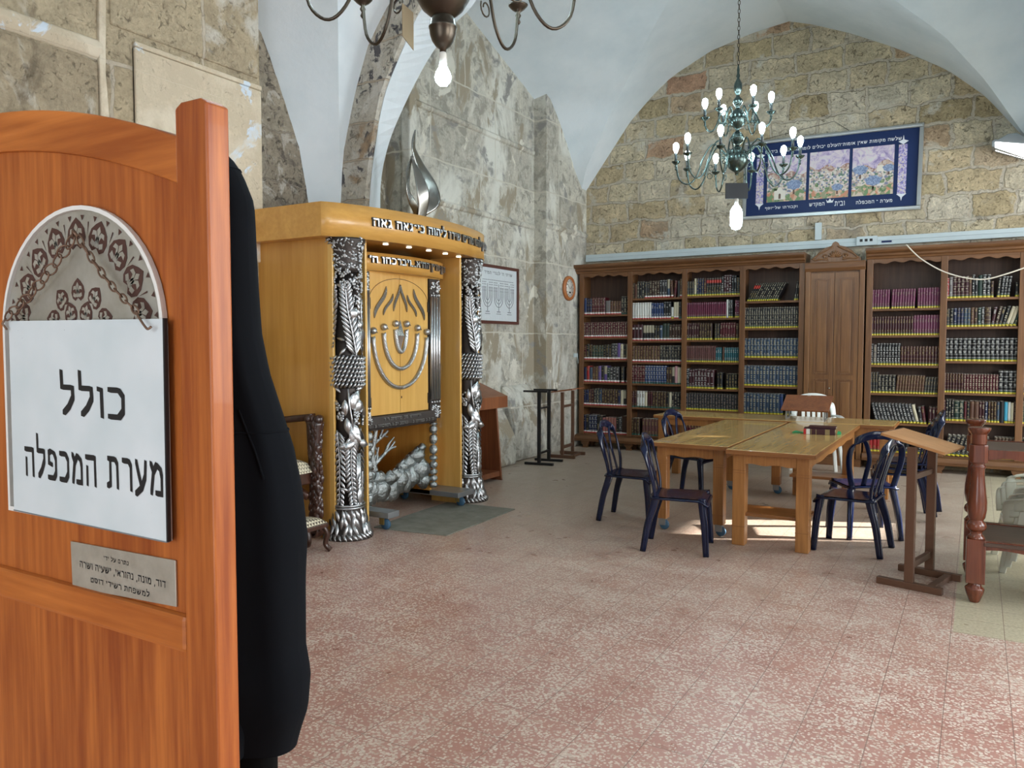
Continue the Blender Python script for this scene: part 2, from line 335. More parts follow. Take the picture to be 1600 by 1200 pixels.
    def grid(s, fn, nu, nv, mi=0, smooth=True, flip=False, T=None):
        v = [fn(i / nu, j / nv) for i in range(nu + 1) for j in range(nv + 1)]; f = []
        for i in range(nu):
            for j in range(nv):
                a = i * (nv + 1) + j; q = (a, a + 1, a + nv + 2, a + nv + 1); f.append(q[::-1] if flip else q)
        return s.add(v, f, mi, smooth, T)
    def build(s, name, mats, parent=None, bevel=0, loc=None, fix=True):
        me = bpy.data.meshes.new(name); me.from_pydata(s.v, [], s.f)
        mats = mats if isinstance(mats, (list, tuple)) else [mats]
        for m in mats: me.materials.append(M[m] if isinstance(m, str) else m)
        for p, mi, sm in zip(me.polygons, s.m, s.sm): p.material_index = mi; p.use_smooth = sm
        if fix:
            import bmesh
            b = bmesh.new(); b.from_mesh(me); bmesh.ops.recalc_face_normals(b, faces=b.faces); b.to_mesh(me); b.free()
        o = bpy.data.objects.new(name, me); COL.objects.link(o)
        if parent is not None: o.parent = parent
        if loc: o.location = loc
        if bevel:
            bv = o.modifiers.new('bevel', 'BEVEL'); bv.width = bevel; bv.segments = 2; bv.limit_method = 'ANGLE'; bv.angle_limit = R(35)
        return o

def tag(o, label, cat, group=None, kind=None):
    o['label'] = label; o['category'] = cat
    if group: o['group'] = group
    if kind: o['kind'] = kind
    return o
def thing(name, label, cat, loc=(0, 0, 0), rz=0, group=None):
    o = bpy.data.objects.new(name, None); COL.objects.link(o); o.location = loc; o.rotation_euler = (0, 0, rz)
    o.empty_display_size = 0.1
    return tag(o, label, cat, group)
def struct(o): o['kind'] = 'structure'; return o
KIDS = {}
def copy_tree(o, parent=None):
    c = o.copy(); COL.objects.link(c); c.parent = parent
    for ch in [x for x in bpy.data.objects if x.parent == o]: copy_tree(ch, c)
    return c

# broad-nib Hebrew letters: pen strokes in a cell with body height 1
GLY = {'א': (.8, [[(.12, .9), (.66, .1)], [(.64, .9), (.6, .65), (.42, .48)], [(.3, .62), (.14, .4), (.14, .1)]]), 'ב': (.8, [[(.1, .9), (.5, .9), (.6, .75), (.6, .1)], [(.08, .1), (.72, .1)]]),
 'ג': (.52, [[(.12, .9), (.32, .9), (.36, .4), (.42, .1)], [(.34, .35), (.1, .1)]]), 'ד': (.72, [[(.08, .9), (.64, .9)], [(.54, .9), (.54, .1)]]), 'ה': (.8, [[(.1, .9), (.66, .9), (.68, .1)], [(.16, .58), (.16, .1)]]),
 'ו': (.32, [[(.08, .9), (.2, .88), (.22, .1)]]), 'ז': (.36, [[(.06, .9), (.28, .9)], [(.18, .85), (.18, .1)]]), 'ח': (.8, [[(.14, .1), (.14, .9), (.64, .9), (.66, .1)]]),
 'ט': (.8, [[(.12, .9), (.12, .1), (.64, .1), (.68, .8), (.5, .9), (.38, .78)]]), 'י': (.32, [[(.08, .9), (.2, .9), (.18, .62)]]), 'כ': (.76, [[(.1, .9), (.48, .9), (.64, .72), (.64, .28), (.48, .1), (.1, .1)]]),
 'ל': (.7, [[(.1, 1.38), (.12, .9), (.58, .9), (.6, .6), (.42, .3), (.2, .1)]]), 'מ': (.82, [[(.1, .92), (.24, .7), (.12, .1)], [(.22, .66), (.42, .9), (.64, .78), (.7, .6), (.7, .1), (.4, .1)]]), 'ם': (.8, [[(.12, .9), (.62, .9), (.64, .1), (.14, .1), (.14, .9)]]),
 'נ': (.5, [[(.14, .9), (.34, .9), (.38, .1), (.08, .1)]]), 'ן': (.32, [[(.08, .9), (.2, .9), (.22, -.3)]]), 'ס': (.8, [[(.08, .9), (.55, .9), (.68, .65), (.58, .2), (.4, .1), (.25, .15), (.14, .45), (.18, .88)]]),
 'ע': (.76, [[(.66, .92), (.62, .5), (.42, .18), (.1, .0)], [(.12, .92), (.24, .6), (.4, .24)]]), 'פ': (.74, [[(.12, .88), (.28, .93), (.5, .88), (.63, .7), (.63, .25), (.5, .1), (.1, .1)], [(.14, .85), (.13, .56), (.34, .52)]]),
 'ף': (.74, [[(.12, .88), (.28, .93), (.5, .88), (.62, .7), (.62, -.3)], [(.14, .85), (.13, .56), (.34, .52)]]),
 'ק': (.76, [[(.08, .9), (.62, .9), (.62, .55), (.42, .2)], [(.16, .58), (.16, -.3)]]), 'ר': (.66, [[(.1, .9), (.44, .9), (.56, .76), (.57, .1)]]), 'ש': (.96, [[(.1, .92), (.2, .1), (.56, .12), (.8, .5), (.84, .92)], [(.47, .92), (.46, .55), (.2, .35)]]),
 'ת': (.82, [[(.12, .9), (.54, .9), (.66, .76), (.68, .1)], [(.24, .88), (.24, .16), (.08, .1)]]), "'": (.2, [[(.12, .98), (.08, .78)]]), ',': (.24, [[(.12, .1), (.06, -.12)]]), '.': (.2, [[(.1, .1), (.101, .1)]]), '-': (.42, [[(.08, .82), (.32, .82)]]), ' ': (.36, [])}
def hull(P):
    P = sorted(set(P)); L = []; U = []
    for p in P:
        while len(L) > 1 and (L[-1][0] - L[-2][0]) * (p[1] - L[-2][1]) - (L[-1][1] - L[-2][1]) * (p[0] - L[-2][0]) <= 0: L.pop()
        L.append(p)
    for p in reversed(P):
        while len(U) > 1 and (U[-1][0] - U[-2][0]) * (p[1] - U[-2][1]) - (U[-1][1] - U[-2][1]) * (p[0] - U[-2][0]) <= 0: U.pop()
        U.append(p)
    return L[:-1] + U[:-1]
def put_text(mb, logical, width, height, mapf, mi=0, extrude=0.0, bold=0.0, pen=(.13, .19), fat=0.0, eps=.00006):
    """Hebrew set right to left, scaled to width x height; mapf(x right, y up from the base line, z out of the surface)"""
    tot = sum(GLY[c][0] + .10 for c in logical) - .10; polys = []; x = tot; nx, ny = pen[0] / 2 + fat, pen[1] / 2 + fat
    for c in logical:
        w, strokes = GLY[c]; x -= w
        for st in strokes:
            for (ax, ay), (bx_, by) in zip(st, st[1:]):
                pts = [(round(px_ + dx, 4), round(py_ + dy, 4)) for px_, py_ in ((ax, ay), (bx_, by)) for dx, dy in ((-nx, -ny + .03), (nx, -ny), (nx, ny - .03), (-nx, ny))]
                polys.append([(p + x, q) for p, q in hull(pts)])
        x -= .10
    ymin = min(q for P in polys for _, q in P); ymax = max(q for P in polys for _, q in P)
    sx = width / tot; sy = height / (ymax - ymin)
    for k, P in enumerate(polys):
        n = len(P); e = eps * (k % 5 + 1)
        F_ = [mapf((p - tot / 2) * sx, (q - ymin) * sy, extrude + e) for p, q in P]
        if extrude: mb.add(F_ + [mapf((p - tot / 2) * sx, (q - ymin) * sy, -extrude) for p, q in P], [tuple(range(n))] + [(i, i + n, (i + 1) % n + n, (i + 1) % n) for i in range(n)], mi)
        else: mb.add(F_, [tuple(range(n))], mi)

def interp(pts, x):
    if x <= pts[0][0]: return pts[0][1]
    for (a, fa), (b, fb) in zip(pts, pts[1:]):
        if x <= b: return fa + (fb - fa) * (x - a) / (b - a)
    return pts[-1][1]
def smooth_curve(P, n=6):
    out = []
    P = [Vector(p) for p in P]
    for i in range(len(P) - 1):
        p0 = P[max(i - 1, 0)]; p1 = P[i]; p2 = P[i + 1]; p3 = P[min(i + 2, len(P) - 1)]
        for k in range(n):
            t = k / n; out.append(0.5 * ((2 * p1) + (p2 - p0) * t + (2 * p0 - 5 * p1 + 4 * p2 - p3) * t * t + (3 * p1 - p0 - 3 * p2 + p3) * t ** 3))
    out.append(P[-1]); return out

# ================================================================== ROOM SHELL
XL, XR, YB, YN = -5.6, 4.4, 11.45, -2.8          # left wall, right wall, back wall, rear wall
ZS = 3.9
# arch profiles as (z, position) going up each haunch
FX0 = [(3.9, -5.45), (4.01, -5.42), (4.3, -5.2), (5.0, -4.67), (5.35, -4.3), (5.57, -4.01), (5.83, -3.44), (5.97, -2.85), (6.03, -2.35)]
FX1 = [(3.9, 0.55), (4.18, 0.35), (4.65, 0.0), (5.04, -0.42), (5.42, -1.01), (5.71, -1.55), (5.93, -2.05), (6.03, -2.35)]
FY1 = [(3.9, 11.45), (3.98, 11.28), (4.4, 10.85), (4.8, 10.45), (5.12, 10.08), (5.38, 9.3), (5.7, 8.37), (5.9, 7.9), (6.03, 7.7)]
FY0 = [(3.9, 6.2), (4.6, 6.35), (5.1, 6.6), (5.5, 6.9), (5.8, 7.2), (6.03, 7.7)]
def groin(name, x0c, x1c, y0c, y1c, z0, z1, xa, xb, ya, yb, gl=None, gr=None):
    """groined vault: four cells meeting on creases, each curve gives a position for a height"""
    mb = MB(); Z = [z0 + (z1 - z0) * (1 - (1 - i / 28) ** 1.9) for i in range(29)]
    def cell(a, b, c, d):  # quad strips
        mb.add([a, b, c, d], [(0, 1, 2, 3)], 0, True)
    rows = [[], [], [], [], [], [], [], []]
    for z in Z:
        l, r_, n_, f_ = interp(x0c, z), interp(x1c, z), interp(y0c, z), interp(y1c, z)
        fl_ = interp(gl, z) if gl else f_; fr_ = interp(gr, z) if gr else f_
        rows[0].append(((xa, f_, z), (l, fl_, z))); rows[1].append(((xa, n_, z), (l, n_, z)))      # left cell
        rows[2].append(((r_, fr_, z), (xb, fr_, z))); rows[3].append(((r_, n_, z), (xb, n_, z)))    # right cell
        rows[4].append(((l, fl_, z), (l, yb, z))); rows[5].append(((r_, fr_, z), (r_, yb, z)))      # back cell
        rows[6].append(((l, ya, z), (l, n_, z))); rows[7].append(((r_, ya, z), (r_, n_, z)))      # near cell
    for row in rows:
        v = []; f = []
        for i, (a, b) in enumerate(row):
            v += [a, b]
            if i: f.append((2 * i - 2, 2 * i - 1, 2 * i + 1, 2 * i))
        mb.add(v, f, 0, True)
    o = mb.build(name, 'white_plaster', fix=False); return struct(o)
groin('ceiling', FX0, FX1, FY0, FY1, ZS, 6.03, XL - .1, 0.6, 6.2, YB + 0.02,
      [(3.9, 11.4), (4.3, 11.02), (5.0, 10.75), (5.35, 10.5), (5.57, 10.2), (5.83, 9.6), (5.97, 8.8), (6.03, 7.7)],
      [(3.9, 11.4), (4.18, 11.25), (4.65, 10.8), (5.04, 10.15), (5.42, 9.5), (5.8, 8.7), (6.03, 7.7)])
# near bay, over the camera
NX0 = [(2.6, -5.40), (3.1, -5.35), (3.42, -5.33), (3.98, -5.17), (4.4, -5.0), (4.66, -4.81), (4.78, -4.69), (5.2, -4.25), (5.6, -3.6), (5.9, -2.9), (6.03, -2.35)]
NX1 = [(2.6, 0.6), (3.4, 0.5), (4.4, 0.2), (5.2, -0.45), (5.6, -1.1), (5.9, -1.8), (6.03, -2.35)]
NY1 = [(2.6, 5.62), (2.96, 5.53), (3.4, 5.44), (3.78, 5.28), (4.34, 5.03), (4.9, 4.6), (5.4, 4.0), (5.8, 3.1), (6.03, 1.6)]
NY0 = [(2.6, -2.6), (3.4, -2.3), (4.3, -1.8), (5.2, -0.8), (5.8, 0.5), (6.03, 1.6)]
groin('ceiling', NX0, NX1, NY0, NY1, 2.6, 6.03, XL - 0.1, 0.6, YN, 5.9,
      [(2.6, 5.8), (3.42, 5.76), (3.98, 5.58), (4.4, 5.40), (4.66, 5.19), (4.78, 5.06), (5.2, 4.59), (5.6, 3.9), (5.9, 3.0), (6.03, 1.6)])
# side aisle to the right of both bays: a plain pointed barrel
mb = MB()
prof = [(0.6, 3.9), (0.75, 4.4), (1.2, 4.9), (1.9, 5.2), (2.5, 5.3), (3.1, 5.2), (3.8, 4.9), (4.25, 4.4), (XR + 0.05, 3.9)]
mb.grid(lambda u, v: (prof[int(round(u * 8))][0], YN + (YB + 0.1 - YN) * v, prof[int(round(u * 8))][1]), 8, 1)
struct(mb.build('ceiling', 'white_plaster'))
# wall band between aisle barrel and main bays (spandrels above the arcade)
mb = MB()
# a strip of wall above the openings only
mb.box(0.6, 0.8, YN, YB, 3.9, 6.3)
struct(mb.build('wall_arcade', 'white_plaster'))
# piers of the arcade (out to the right of the picture)
for (ya, yb) in ((11.2, YB), (5.8, 6.3)):
    mb = MB().box(0.62, 1.1, ya, yb, 0, 5.3) if ya < 11 else MB().box(0.62, 1.1, ya, yb, 2.0, 5.3)
    if ya < 11: struct(mb.build('wall_pier', 'stone_left'))

# floor
struct(MB().box(XL - 0.5, XR + 0.3, YN - 0.3, YB + 0.3, -0.12, 0).build('floor', 'floor'))
# back wall with the pointed lunette
mb = MB()
top = [(p, z) for z, p in FX0] + [(p, z) for z, p in reversed(FX1)][1:]
poly = [(-5.95, 0), (-5.95, 3.9)] + [(-5.6, 3.9)] + [(x, z + 0.12) for x, z in top] + [(0.6, 3.9), (0.6, 6.4), (XR + 0.3, 6.4), (XR + 0.3, 0)]
mb.prism(poly, YB, YB + 0.35, 'Y'); struct(mb.build('wall_back', 'stone_back', fix=True))
# left wall, far bay: main face, corner pier, recess behind the arch
def wall_seg(name, X, ya, yb, curve, m, z0=0, ztop=None, thick=0.5):
    n = 24; mb = MB()
    top = [(ya + (yb - ya) * i / n, curve(ya + (yb - ya) * i / n)) for i in range(n + 1)]
    poly = [(ya, z0)] + top + [(yb, z0)]
    mb.prism(poly, X - thick, X, 'X'); return struct(mb.build(name, m))
farz = lambda y: (interp(sorted([(p, z) for z, p in FY1]), y) if y > 7.7 else interp(sorted([(p, z) for z, p in FY0]), y)) + 0.35
nearz = lambda y: (interp(sorted([(p, z) for z, p in NY1]), y) if y > 1.6 else interp(sorted([(p, z) for z, p in NY0]), y)) + 0.35
wall_seg('wall_left', -5.6, 7.2, 10.1, farz, 'stone_left')
wall_seg('wall_left', -5.4, 10.1, 11.5, farz, 'stone_left', thick=0.7)
wall_seg('wall_left', -5.95, 5.9, 7.2, lambda y: max(farz(y), 4.4), 'stone_left', thick=0.3)
wall_seg('wall_left', -5.6, 4.8, 5.9, nearz, 'stone_rubble')
wall_seg('wall_left', -5.35, YN, 4.8, lambda y: nearz(y) + 0.0, 'stone_near', thick=0.7)
# quoin of the recess and projecting courses
mb = MB()
mb.box(-5.7, -5.57, 7.16, 7.3, 2.4, 5.0); struct(mb.build('trim_quoin', 'stone_left', bevel=0.02))
# battered plinth at the foot of the far left wall
mb = MB()
mb.prism([(-5.61, 0), (-5.28, 0), (-5.28, 0.36), (-5.42, 0.62), (-5.61, 0.92)], 7.3, 9.05, 'Y')
struct(mb.build('trim_plinth', 'stone_left', bevel=0.03))
mb = MB(); mb.prism([(-5.61, 0), (-5.36, 0), (-5.36, 0.5), (-5.48, 0.95), (-5.61, 1.05)], 9.15, 10.08, 'Y')
struct(mb.build('trim_plinth', 'stone_left', bevel=0.05))
# worn relief frames and course ledges on the left wall (shallow drafted margins)
mb = MB()
for (ya, yb, z) in ((7.25, 10.08, 3.30), (7.25, 10.08, 4.36)):
    mb.prism([(-5.61, z - 0.05), (-5.575, z - 0.03), (-5.565, z + 0.01), (-5.61, z + 0.05)], ya, yb, 'Y')
for (ya, yb, z) in ((10.09, 11.44, 3.32),):
    mb.prism([(-5.41, z - 0.06), (-5.375, z - 0.03), (-5.36, z + 0.01), (-5.41, z + 0.06)], ya, yb, 'Y')
struct(mb.build('trim_course', 'stone_left', bevel=0.01))
# near wall blocks: a smooth rendered slab, cream mortar ledge, dark seam
mb = MB(); mb.box(-5.36, -5.325, 3.62, 4.80, 2.3, 3.76); mb.box(-5.36, -5.315, 3.62, 4.80, 3.76, 3.80); mb.box(-5.36, -5.318, 3.62, 3.68, 2.3, 3.76); struct(mb.build('trim_slab', 'pale_render', bevel=.012))
mb = MB(); mb.prism([(-5.36, 3.58), (-5.33, 3.60), (-5.31, 3.66), (-5.325, 3.71), (-5.36, 3.73)], YN, 3.38, 'Y'); mb.prism([(3.36, 2.3), (3.42, 2.3), (3.43, 3.0), (3.40, 3.5), (3.43, 4.6), (3.37, 4.6), (3.35, 3.6)], -5.36, -5.322, 'X'); struct(mb.build('trim_ledge', 'pale_render', bevel=.01))
mb = MB(); mb.box(-5.36, -5.335, -1.0, 3.35, 2.0, 3.57); mb.box(-5.36, -5.335, 3.45, 4.78, 3.86, 4.9); struct(mb.build('trim_block', 'stone_near', bevel=.02))
# right wall with three window openings, rear wall with a doorway
WIN = [(8.1, 10.5), (4.1, 6.5), (0.4, 2.8)]; wz0, wz1 = 1.0, 3.6
mb = MB(); ys = [YN - 0.3] + [y for w in reversed(WIN) for y in w] + [YB + 0.3]
mb.box(XR, XR + 0.35, ys[0], ys[-1], 0, wz0); mb.box(XR, XR + 0.35, ys[0], ys[-1], wz1, 6.4)
for i in range(0, len(ys), 2): mb.box(XR, XR + 0.35, ys[i], ys[i + 1], wz0, wz1)
struct(mb.build('wall_right', 'white_plaster'))
for i, (a, b) in enumerate(WIN):
    f = MB(); f.box(XR + 0.1, XR + 0.16, a, b, wz0, wz0 + 0.06); f.box(XR + 0.1, XR + 0.16, a, b, wz1 - 0.06, wz1)
    for y in (a, (a + b) / 2 - 0.03, b - 0.06): f.box(XR + 0.1, XR + 0.16, y, y + 0.06, wz0 + 0.06, wz1 - 0.06)
    w_ = struct(f.build('window_%d' % (i + 1), 'case_v')); p = MB()
    if i == 0:   # opaque sheet added to block the sun, two holes aimed at the floor patches
        oy0, oy1, oz0, oz1 = 9.55, 10.42, 2.12, 2.72; py0, py1, pz0, pz1 = 10.30, 10.42, 3.44, 3.52
        p.box(XR + .12, XR + .13, a, oy0, wz0, wz1); p.box(XR + .12, XR + .13, oy0, b, wz0, oz0); p.box(XR + .12, XR + .13, oy1, b, oz0, wz1)
        p.box(XR + .12, XR + .13, oy0, oy1, oz1, pz0); p.box(XR + .12, XR + .13, oy0, py0, pz0, wz1); p.box(XR + .12, XR + .13, py0, py1, pz1, wz1)
    else: p.box(XR + .12, XR + .13, a, b, wz0, wz1)
    p.build('pane', 'sun_block', w_)
mb = MB(); mb.box(XL - 0.5, -2.3, YN - 0.3, YN, 0, 6.4); mb.box(0.3, XR + 0.3, YN - 0.3, YN, 0, 6.4); mb.box(-2.3, 0.3, YN - 0.3, YN, 3.1, 6.4)
struct(mb.build('wall_rear', 'white_plaster'))

# transverse arch between the bays: stone face, plastered underside
inn = [(-5.06, 2.6), (-5.05, 3.03), (-4.98, 3.46), (-4.87, 3.9), (-4.71, 4.2), (-4.54, 4.47), (-4.43, 4.62), (-4.05, 4.98), (-3.5, 5.33), (-2.9, 5.55), (-2.35, 5.65)]
out_ = [(-5.37, 2.6), (-5.36, 3.08), (-5.345, 3.4), (-5.18, 3.98), (-5.01, 4.4), (-4.81, 4.67), (-4.7, 4.8), (-4.3, 5.24), (-3.65, 5.68), (-2.95, 5.96), (-2.35, 6.05)]
fars = [(-5.26, 2.6), (-5.255, 3.2), (-5.15, 3.6), (-4.95, 3.95), (-4.67, 4.33), (-4.38, 4.6), (-4.15, 4.74), (-3.85, 5.03), (-3.4, 5.34), (-2.85, 5.56), (-2.35, 5.66)]
def mirror(P): return P + [(-4.7 - x, z) for x, z in reversed(P[:-1])]
A, B, Cc = [[tuple(p) for p in smooth_curve([(x, 0, z) for x, z in mirror(q)], 4)] for q in (inn, out_, fars)]
mb = MB(); n = len(A)
v = [(a[0], 5.80, a[2]) for a in A] + [(b[0], 5.80, b[2]) for b in B] + [(b[0], 5.86, b[2]) for b in B] + [(a[0], 5.86, a[2]) for a in A]
f = []
for i in range(n - 1):
    f += [(i, i + 1, n + i + 1, n + i), (n + i, n + i + 1, 2 * n + i + 1, 2 * n + i), (i, i + 1, 3 * n + i + 1, 3 * n + i)]
mb.add(v, f, 0, False); arch = struct(mb.build('trim_arch', 'stone_arch', bevel=0))
mb = MB()
v = [(a[0] + 0.004, 5.86, a[2] + 0.0) for a in A] + [(c[0], 6.27, c[2]) for c in Cc] + [(c[0] - 0.0, 6.27, c[2] + 0.9) for c in Cc]
f = []
for i in range(n - 1): f += [(i, i + 1, n + i + 1, n + i), (n + i, n + i + 1, 2 * n + i + 1, 2 * n + i)]
mb.add(v, f, 0, False); struct(mb.build('trim_arch', 'white_plaster'))
# plaster infill between arch back and the vault springing at the left
struct(MB().box(-5.95, -5.27, 5.95, 6.25, 2.6, 4.2).build('wall_pier', 'stone_left'))

# white trunking along the back wall, sockets
mb = MB(); mb.box(-5.38, 0.9, YB - 0.07, YB, 2.90, 2.955); mb.box(-5.38, 0.9, YB - 0.06, YB, 2.957, 3.01)
tr = tag(mb.build('cable_trunking', 'conduit', bevel=0.004), 'long white cable trunking on the stone wall above the bookcases', 'cable trunking')
mb = MB(); mb.box(-1.42, -1.17, YB - 0.10, YB - 0.071, 2.90, 3.02); sk = mb.build('socket_box', 'conduit', tr, bevel=0.004)
mb = MB()
for x in (-1.38, -1.32, -1.26): mb.box(x, x + 0.035, YB - 0.103, YB - 0.1, 2.95, 2.985)
mb.build('outlet', 'black_board', sk)
mb = MB().box(-1.12, -1.0, YB - 0.076, YB - 0.071, 2.925, 2.95); o = mb.build('sticker', 'poster_blue', tr); o['label'] = 'small blue sticker'
mb = MB().box(-2.0 + 0.05, -1.87, YB - 0.05, YB, 3.02, 3.25); mb.build('riser', 'conduit', tr)
mb = MB().box(-5.4, -5.37, 11.0, 11.1, 1.40, 1.46); o = mb.build('wall_socket', 'conduit', bevel=0.005); tag(o, 'small white socket on the stone pier beside the bookcase', 'socket')
MB().tube(smooth_curve([(-5.37, 11.07, 1.4), (-5.36, 11.09, 1.35), (-5.37, 11.1, 1.3)], 4), 0.004).build('cord', 'conduit', o)

# ================================================================== BOOKCASES
FY = 11.1; BK = 11.42
COLS = [  # name, x0, x1 (between upright centres), shelf centre heights from the top row down
 ('leftmost bookcase column', -5.31, -4.51, [2.04, 1.69, 1.35, 1.0, .64, .21]),
 ('second bookcase column from left', -4.51, -3.67, [2.27, 1.96, 1.64, 1.32, 1.0, .64, .22]),
 ('third bookcase column from left', -3.67, -2.84, [2.28, 1.96, 1.65, 1.33, .95, .64, .22]),
 ('column just left of the cupboard', -2.84, -2.05, [2.18, 1.81, 1.4, 1.01, .62, .22]),
 ('column just right of the cupboard', -1.22, -.38, [2.04, 1.70, 1.32, .96, .58, .2]),
 ('second column right of the cupboard', -.38, .44, [2.15, 1.8, 1.38, .99, .64, .2]),
 ('rightmost column at the photo edge', .44, 1.26, [2.15, 1.8, 1.38, .99, .64, .2])]
def bookcase(name, label, cols, xa, xb):
    t = thing(name, label, 'bookcase', (xa, FY, 0))
    o = -xa; q = -FY
    def bx(x0, x1, y0, y1, z0, z1): return MB().box(x0 + o, x1 + o, y0 + q, y1 + q, z0, z1)
    bx(xa, xb, BK - 0.02, BK, 0.12, 2.7).build('back_panel', 'case_back', t)
    xs = [c[1] for c in cols] + [cols[-1][2]]
    for x in xs: bx(x - .012, x + .012, FY + .02, BK - .02, 0.2, 2.66).build('divider', 'case_v', t)
    for x in xs: bx(x - .038, x + .038, FY - .005, FY + .02, 0.2, 2.7).build('upright', 'case_v', t, bevel=.006)
    for nm, x0, x1, zz in cols:
        for z in zz: bx(x0 + .012, x1 - .012, FY + .012, BK - .02, z - .015, z + .015).build('shelf', 'case_h', t, bevel=.003)
        w = x1 - x0 - .076; P = [(x0 + .038 + o, 2.70), (x0 + .038 + o, 2.625)]
        for i in range(1, 40):
            u = i / 40; P.append((x0 + .038 + o + w * u, 2.625 + .012 * math.sin(u * PI * 8) + .018 * math.sin(u * PI)))
        P += [(x1 - .038 + o, 2.625), (x1 - .038 + o, 2.70)]
        MB().prism(P, -.002, .016, 'Y').build('valance', 'case_h', t)
    prof = [(.03, 2.68), (-.02, 2.69), (-.03, 2.715), (-.055, 2.725), (-.06, 2.75), (-.10, 2.77), (-.115, 2.79), (-.115, 2.82), (.32, 2.82), (.32, 2.68)]
    MB().prism(prof, xa + o - (.045 if xa < -5 else 0), xb + o, 'X').build('cornice', 'case_h', t, bevel=.004)
    bp = [(-.06, .10), (-.07, .14), (-.05, .19), (-.005, .2), (.32, .2), (.32, .10)]
    MB().prism(bp, xa + o - (.045 if xa < -5 else 0), xb + o, 'X').build('plinth', 'case_h', t, bevel=.004)
    for x in [xs[0] + .08] + xs[1:-1] + [xs[-1] - .08]:
        for y in (0.0, .24):
            P = [(x + o - .07, .10), (x + o + .07, .10), (x + o + .055, .06), (x + o + .03, .03), (x + o + .04, 0), (x + o - .04, 0), (x + o - .03, .03), (x + o - .055, .06)]
            MB().prism(P, y - .03, y + .03, 'Y').build('foot', 'case_h', t)
    return t
bookcase('bookcase', 'long walnut bookcase with wavy valance filling the wall left of the cupboard', COLS[:4], -5.35, -2.01)
bookcase('bookcase', 'walnut bookcase with wavy valance on the right of the cupboard', COLS[4:], -1.265, 1.30)
# cupboard between them
t = thing('cupboard', 'tall walnut two-door cupboard with carved crest between the two bookcases', 'cupboard', (-1.64, FY, 0))
MB().box(-.35, .35, .0, .3, .1, 2.62).build('body', 'case_v', t)
for s in (-1, 1):
    MB().box(*sorted((s * .30, s * .365)), -.03, .0, .1, 2.62).build('pilaster', 'cupboard', t, bevel=.006)
    d = MB(); a, b = sorted((s * .003, s * .297))
    d.box(a, b, -.022, -.001, .2, 2.54); D = d.build('door', 'cupboard', t, bevel=.003)
    for z0, z1 in ((.28, 1.14), (1.2, 2.47)):
        e = MB(); x0, x1 = a + .05, b - .05
        for q0, q1, r0, r1 in ((x0, x1, z0, z0 + .02), (x0, x1, z1 - .02, z1), (x0, x0 + .02, z0 + .02, z1 - .02), (x1 - .02, x1, z0 + .02, z1 - .02)): e.box(q0, q1, -.03, -.022, r0, r1)
        e.build('panel_moulding', 'case_v', D)
        MB().box(x0 + .04, x1 - .04, -.028, -.022, z0 + .04, z1 - .04).build('panel', 'cupboard', D, bevel=.004)
MB().ball((-.04, -.035, 1.02), .014).build('knob', 'steel', D)
MB().prism([(.0, 2.56), (-.03, 2.56), (-.05, 2.6), (-.055, 2.66), (-.06, 2.68), (.3, 2.68), (.3, 2.56)], -.37, .37, 'X').build('cornice', 'case_h', t, bevel=.004)
P = [(-.31, 2.68), (-.31, 2.72), (-.26, 2.75), (-.2, 2.82), (-.12, 2.87), (-.05, 2.89), (-.03, 2.93), (0, 2.945), (.03, 2.93), (.05, 2.89), (.12, 2.87), (.2, 2.82), (.26, 2.75), (.31, 2.72), (.31, 2.68)]
crest = MB().prism(P, -.02, .03, 'Y').build('crest', 'cupboard', t, bevel=.005)
c = MB()
for i in range(7):
    a = PI * (i + .5) / 7
    c.tube([(0, -.03, 2.74), (.05 * math.cos(a), -.034, 2.74 + .05 * math.sin(a)), (.085 * math.cos(a), -.03, 2.74 + .085 * math.sin(a))], [.004, .014, .006])
for s in (-1, 1):
    pts = [(s * (.12 + .035 * math.cos(q) * (1 - q / 12)), -.03, 2.75 + .035 * math.sin(q) * (1 - q / 12)) for q in [k * .5 for k in range(16)]]
    c.tube(pts, .009); c.tube(smooth_curve([(s * .09, -.03, 2.71), (s * .18, -.03, 2.72), (s * .24, -.03, 2.71), (s * .28, -.03, 2.73)], 4), .01)
    c.tube(smooth_curve([(s * .03, -.028, 2.88), (s * .12, -.028, 2.83), (s * .2, -.028, 2.79), (s * .27, -.028, 2.73)], 4), .01)
c.build('carving', 'cupboard', crest)
MB().box(-.36, .36, -.02, .3, 0.0, .1).build('plinth', 'case_h', t)

# ------------------------------------------------------------------ books
BC = {'maroon': (.10, .012, .02), 'dark maroon': (.055, .01, .015), 'burgundy': (.15, .02, .055), 'purple': (.17, .035, .09), 'black': (.012, .012, .014),
 'charcoal': (.035, .035, .038), 'dark brown': (.05, .022, .014), 'brown': (.12, .055, .035), 'rose brown': (.15, .06, .055), 'navy': (.012, .02, .07), 'blue': (.02, .05, .16),
 'slate blue': (.05, .085, .14), 'teal': (.02, .13, .16), 'white': (.62, .63, .6), 'cream': (.55, .5, .36), 'dark green': (.02, .045, .035), 'red': (.3, .02, .02),
 'grey': (.2, .18, .18), 'violet': (.12, .08, .25), 'rose': (.3, .1, .1), 'sky blue': (.05, .33, .5), 'pink': (.5, .28, .3)}
BM = {k: mat('book_' + k.replace(' ', '_'), tuple(c * (.72 if max(v) < .25 else .95) for c in v), 0.4, spec=.35) for k, v in BC.items()}
GM = {'gilt': mat('book_gilt', (.24, .185, .085), .4, .2), 'silver': mat('book_silver_print', (.38, .38, .36), .4), 'pale': mat('book_pale_print', (.32, .29, .21), .5), 'redlabel': mat('book_red_label', (.4, .03, .02), .4), 'whitelabel': mat('book_white_label', (.6, .6, .58), .5), 'faint': mat('book_faint_print', (.2, .15, .12), .5)}
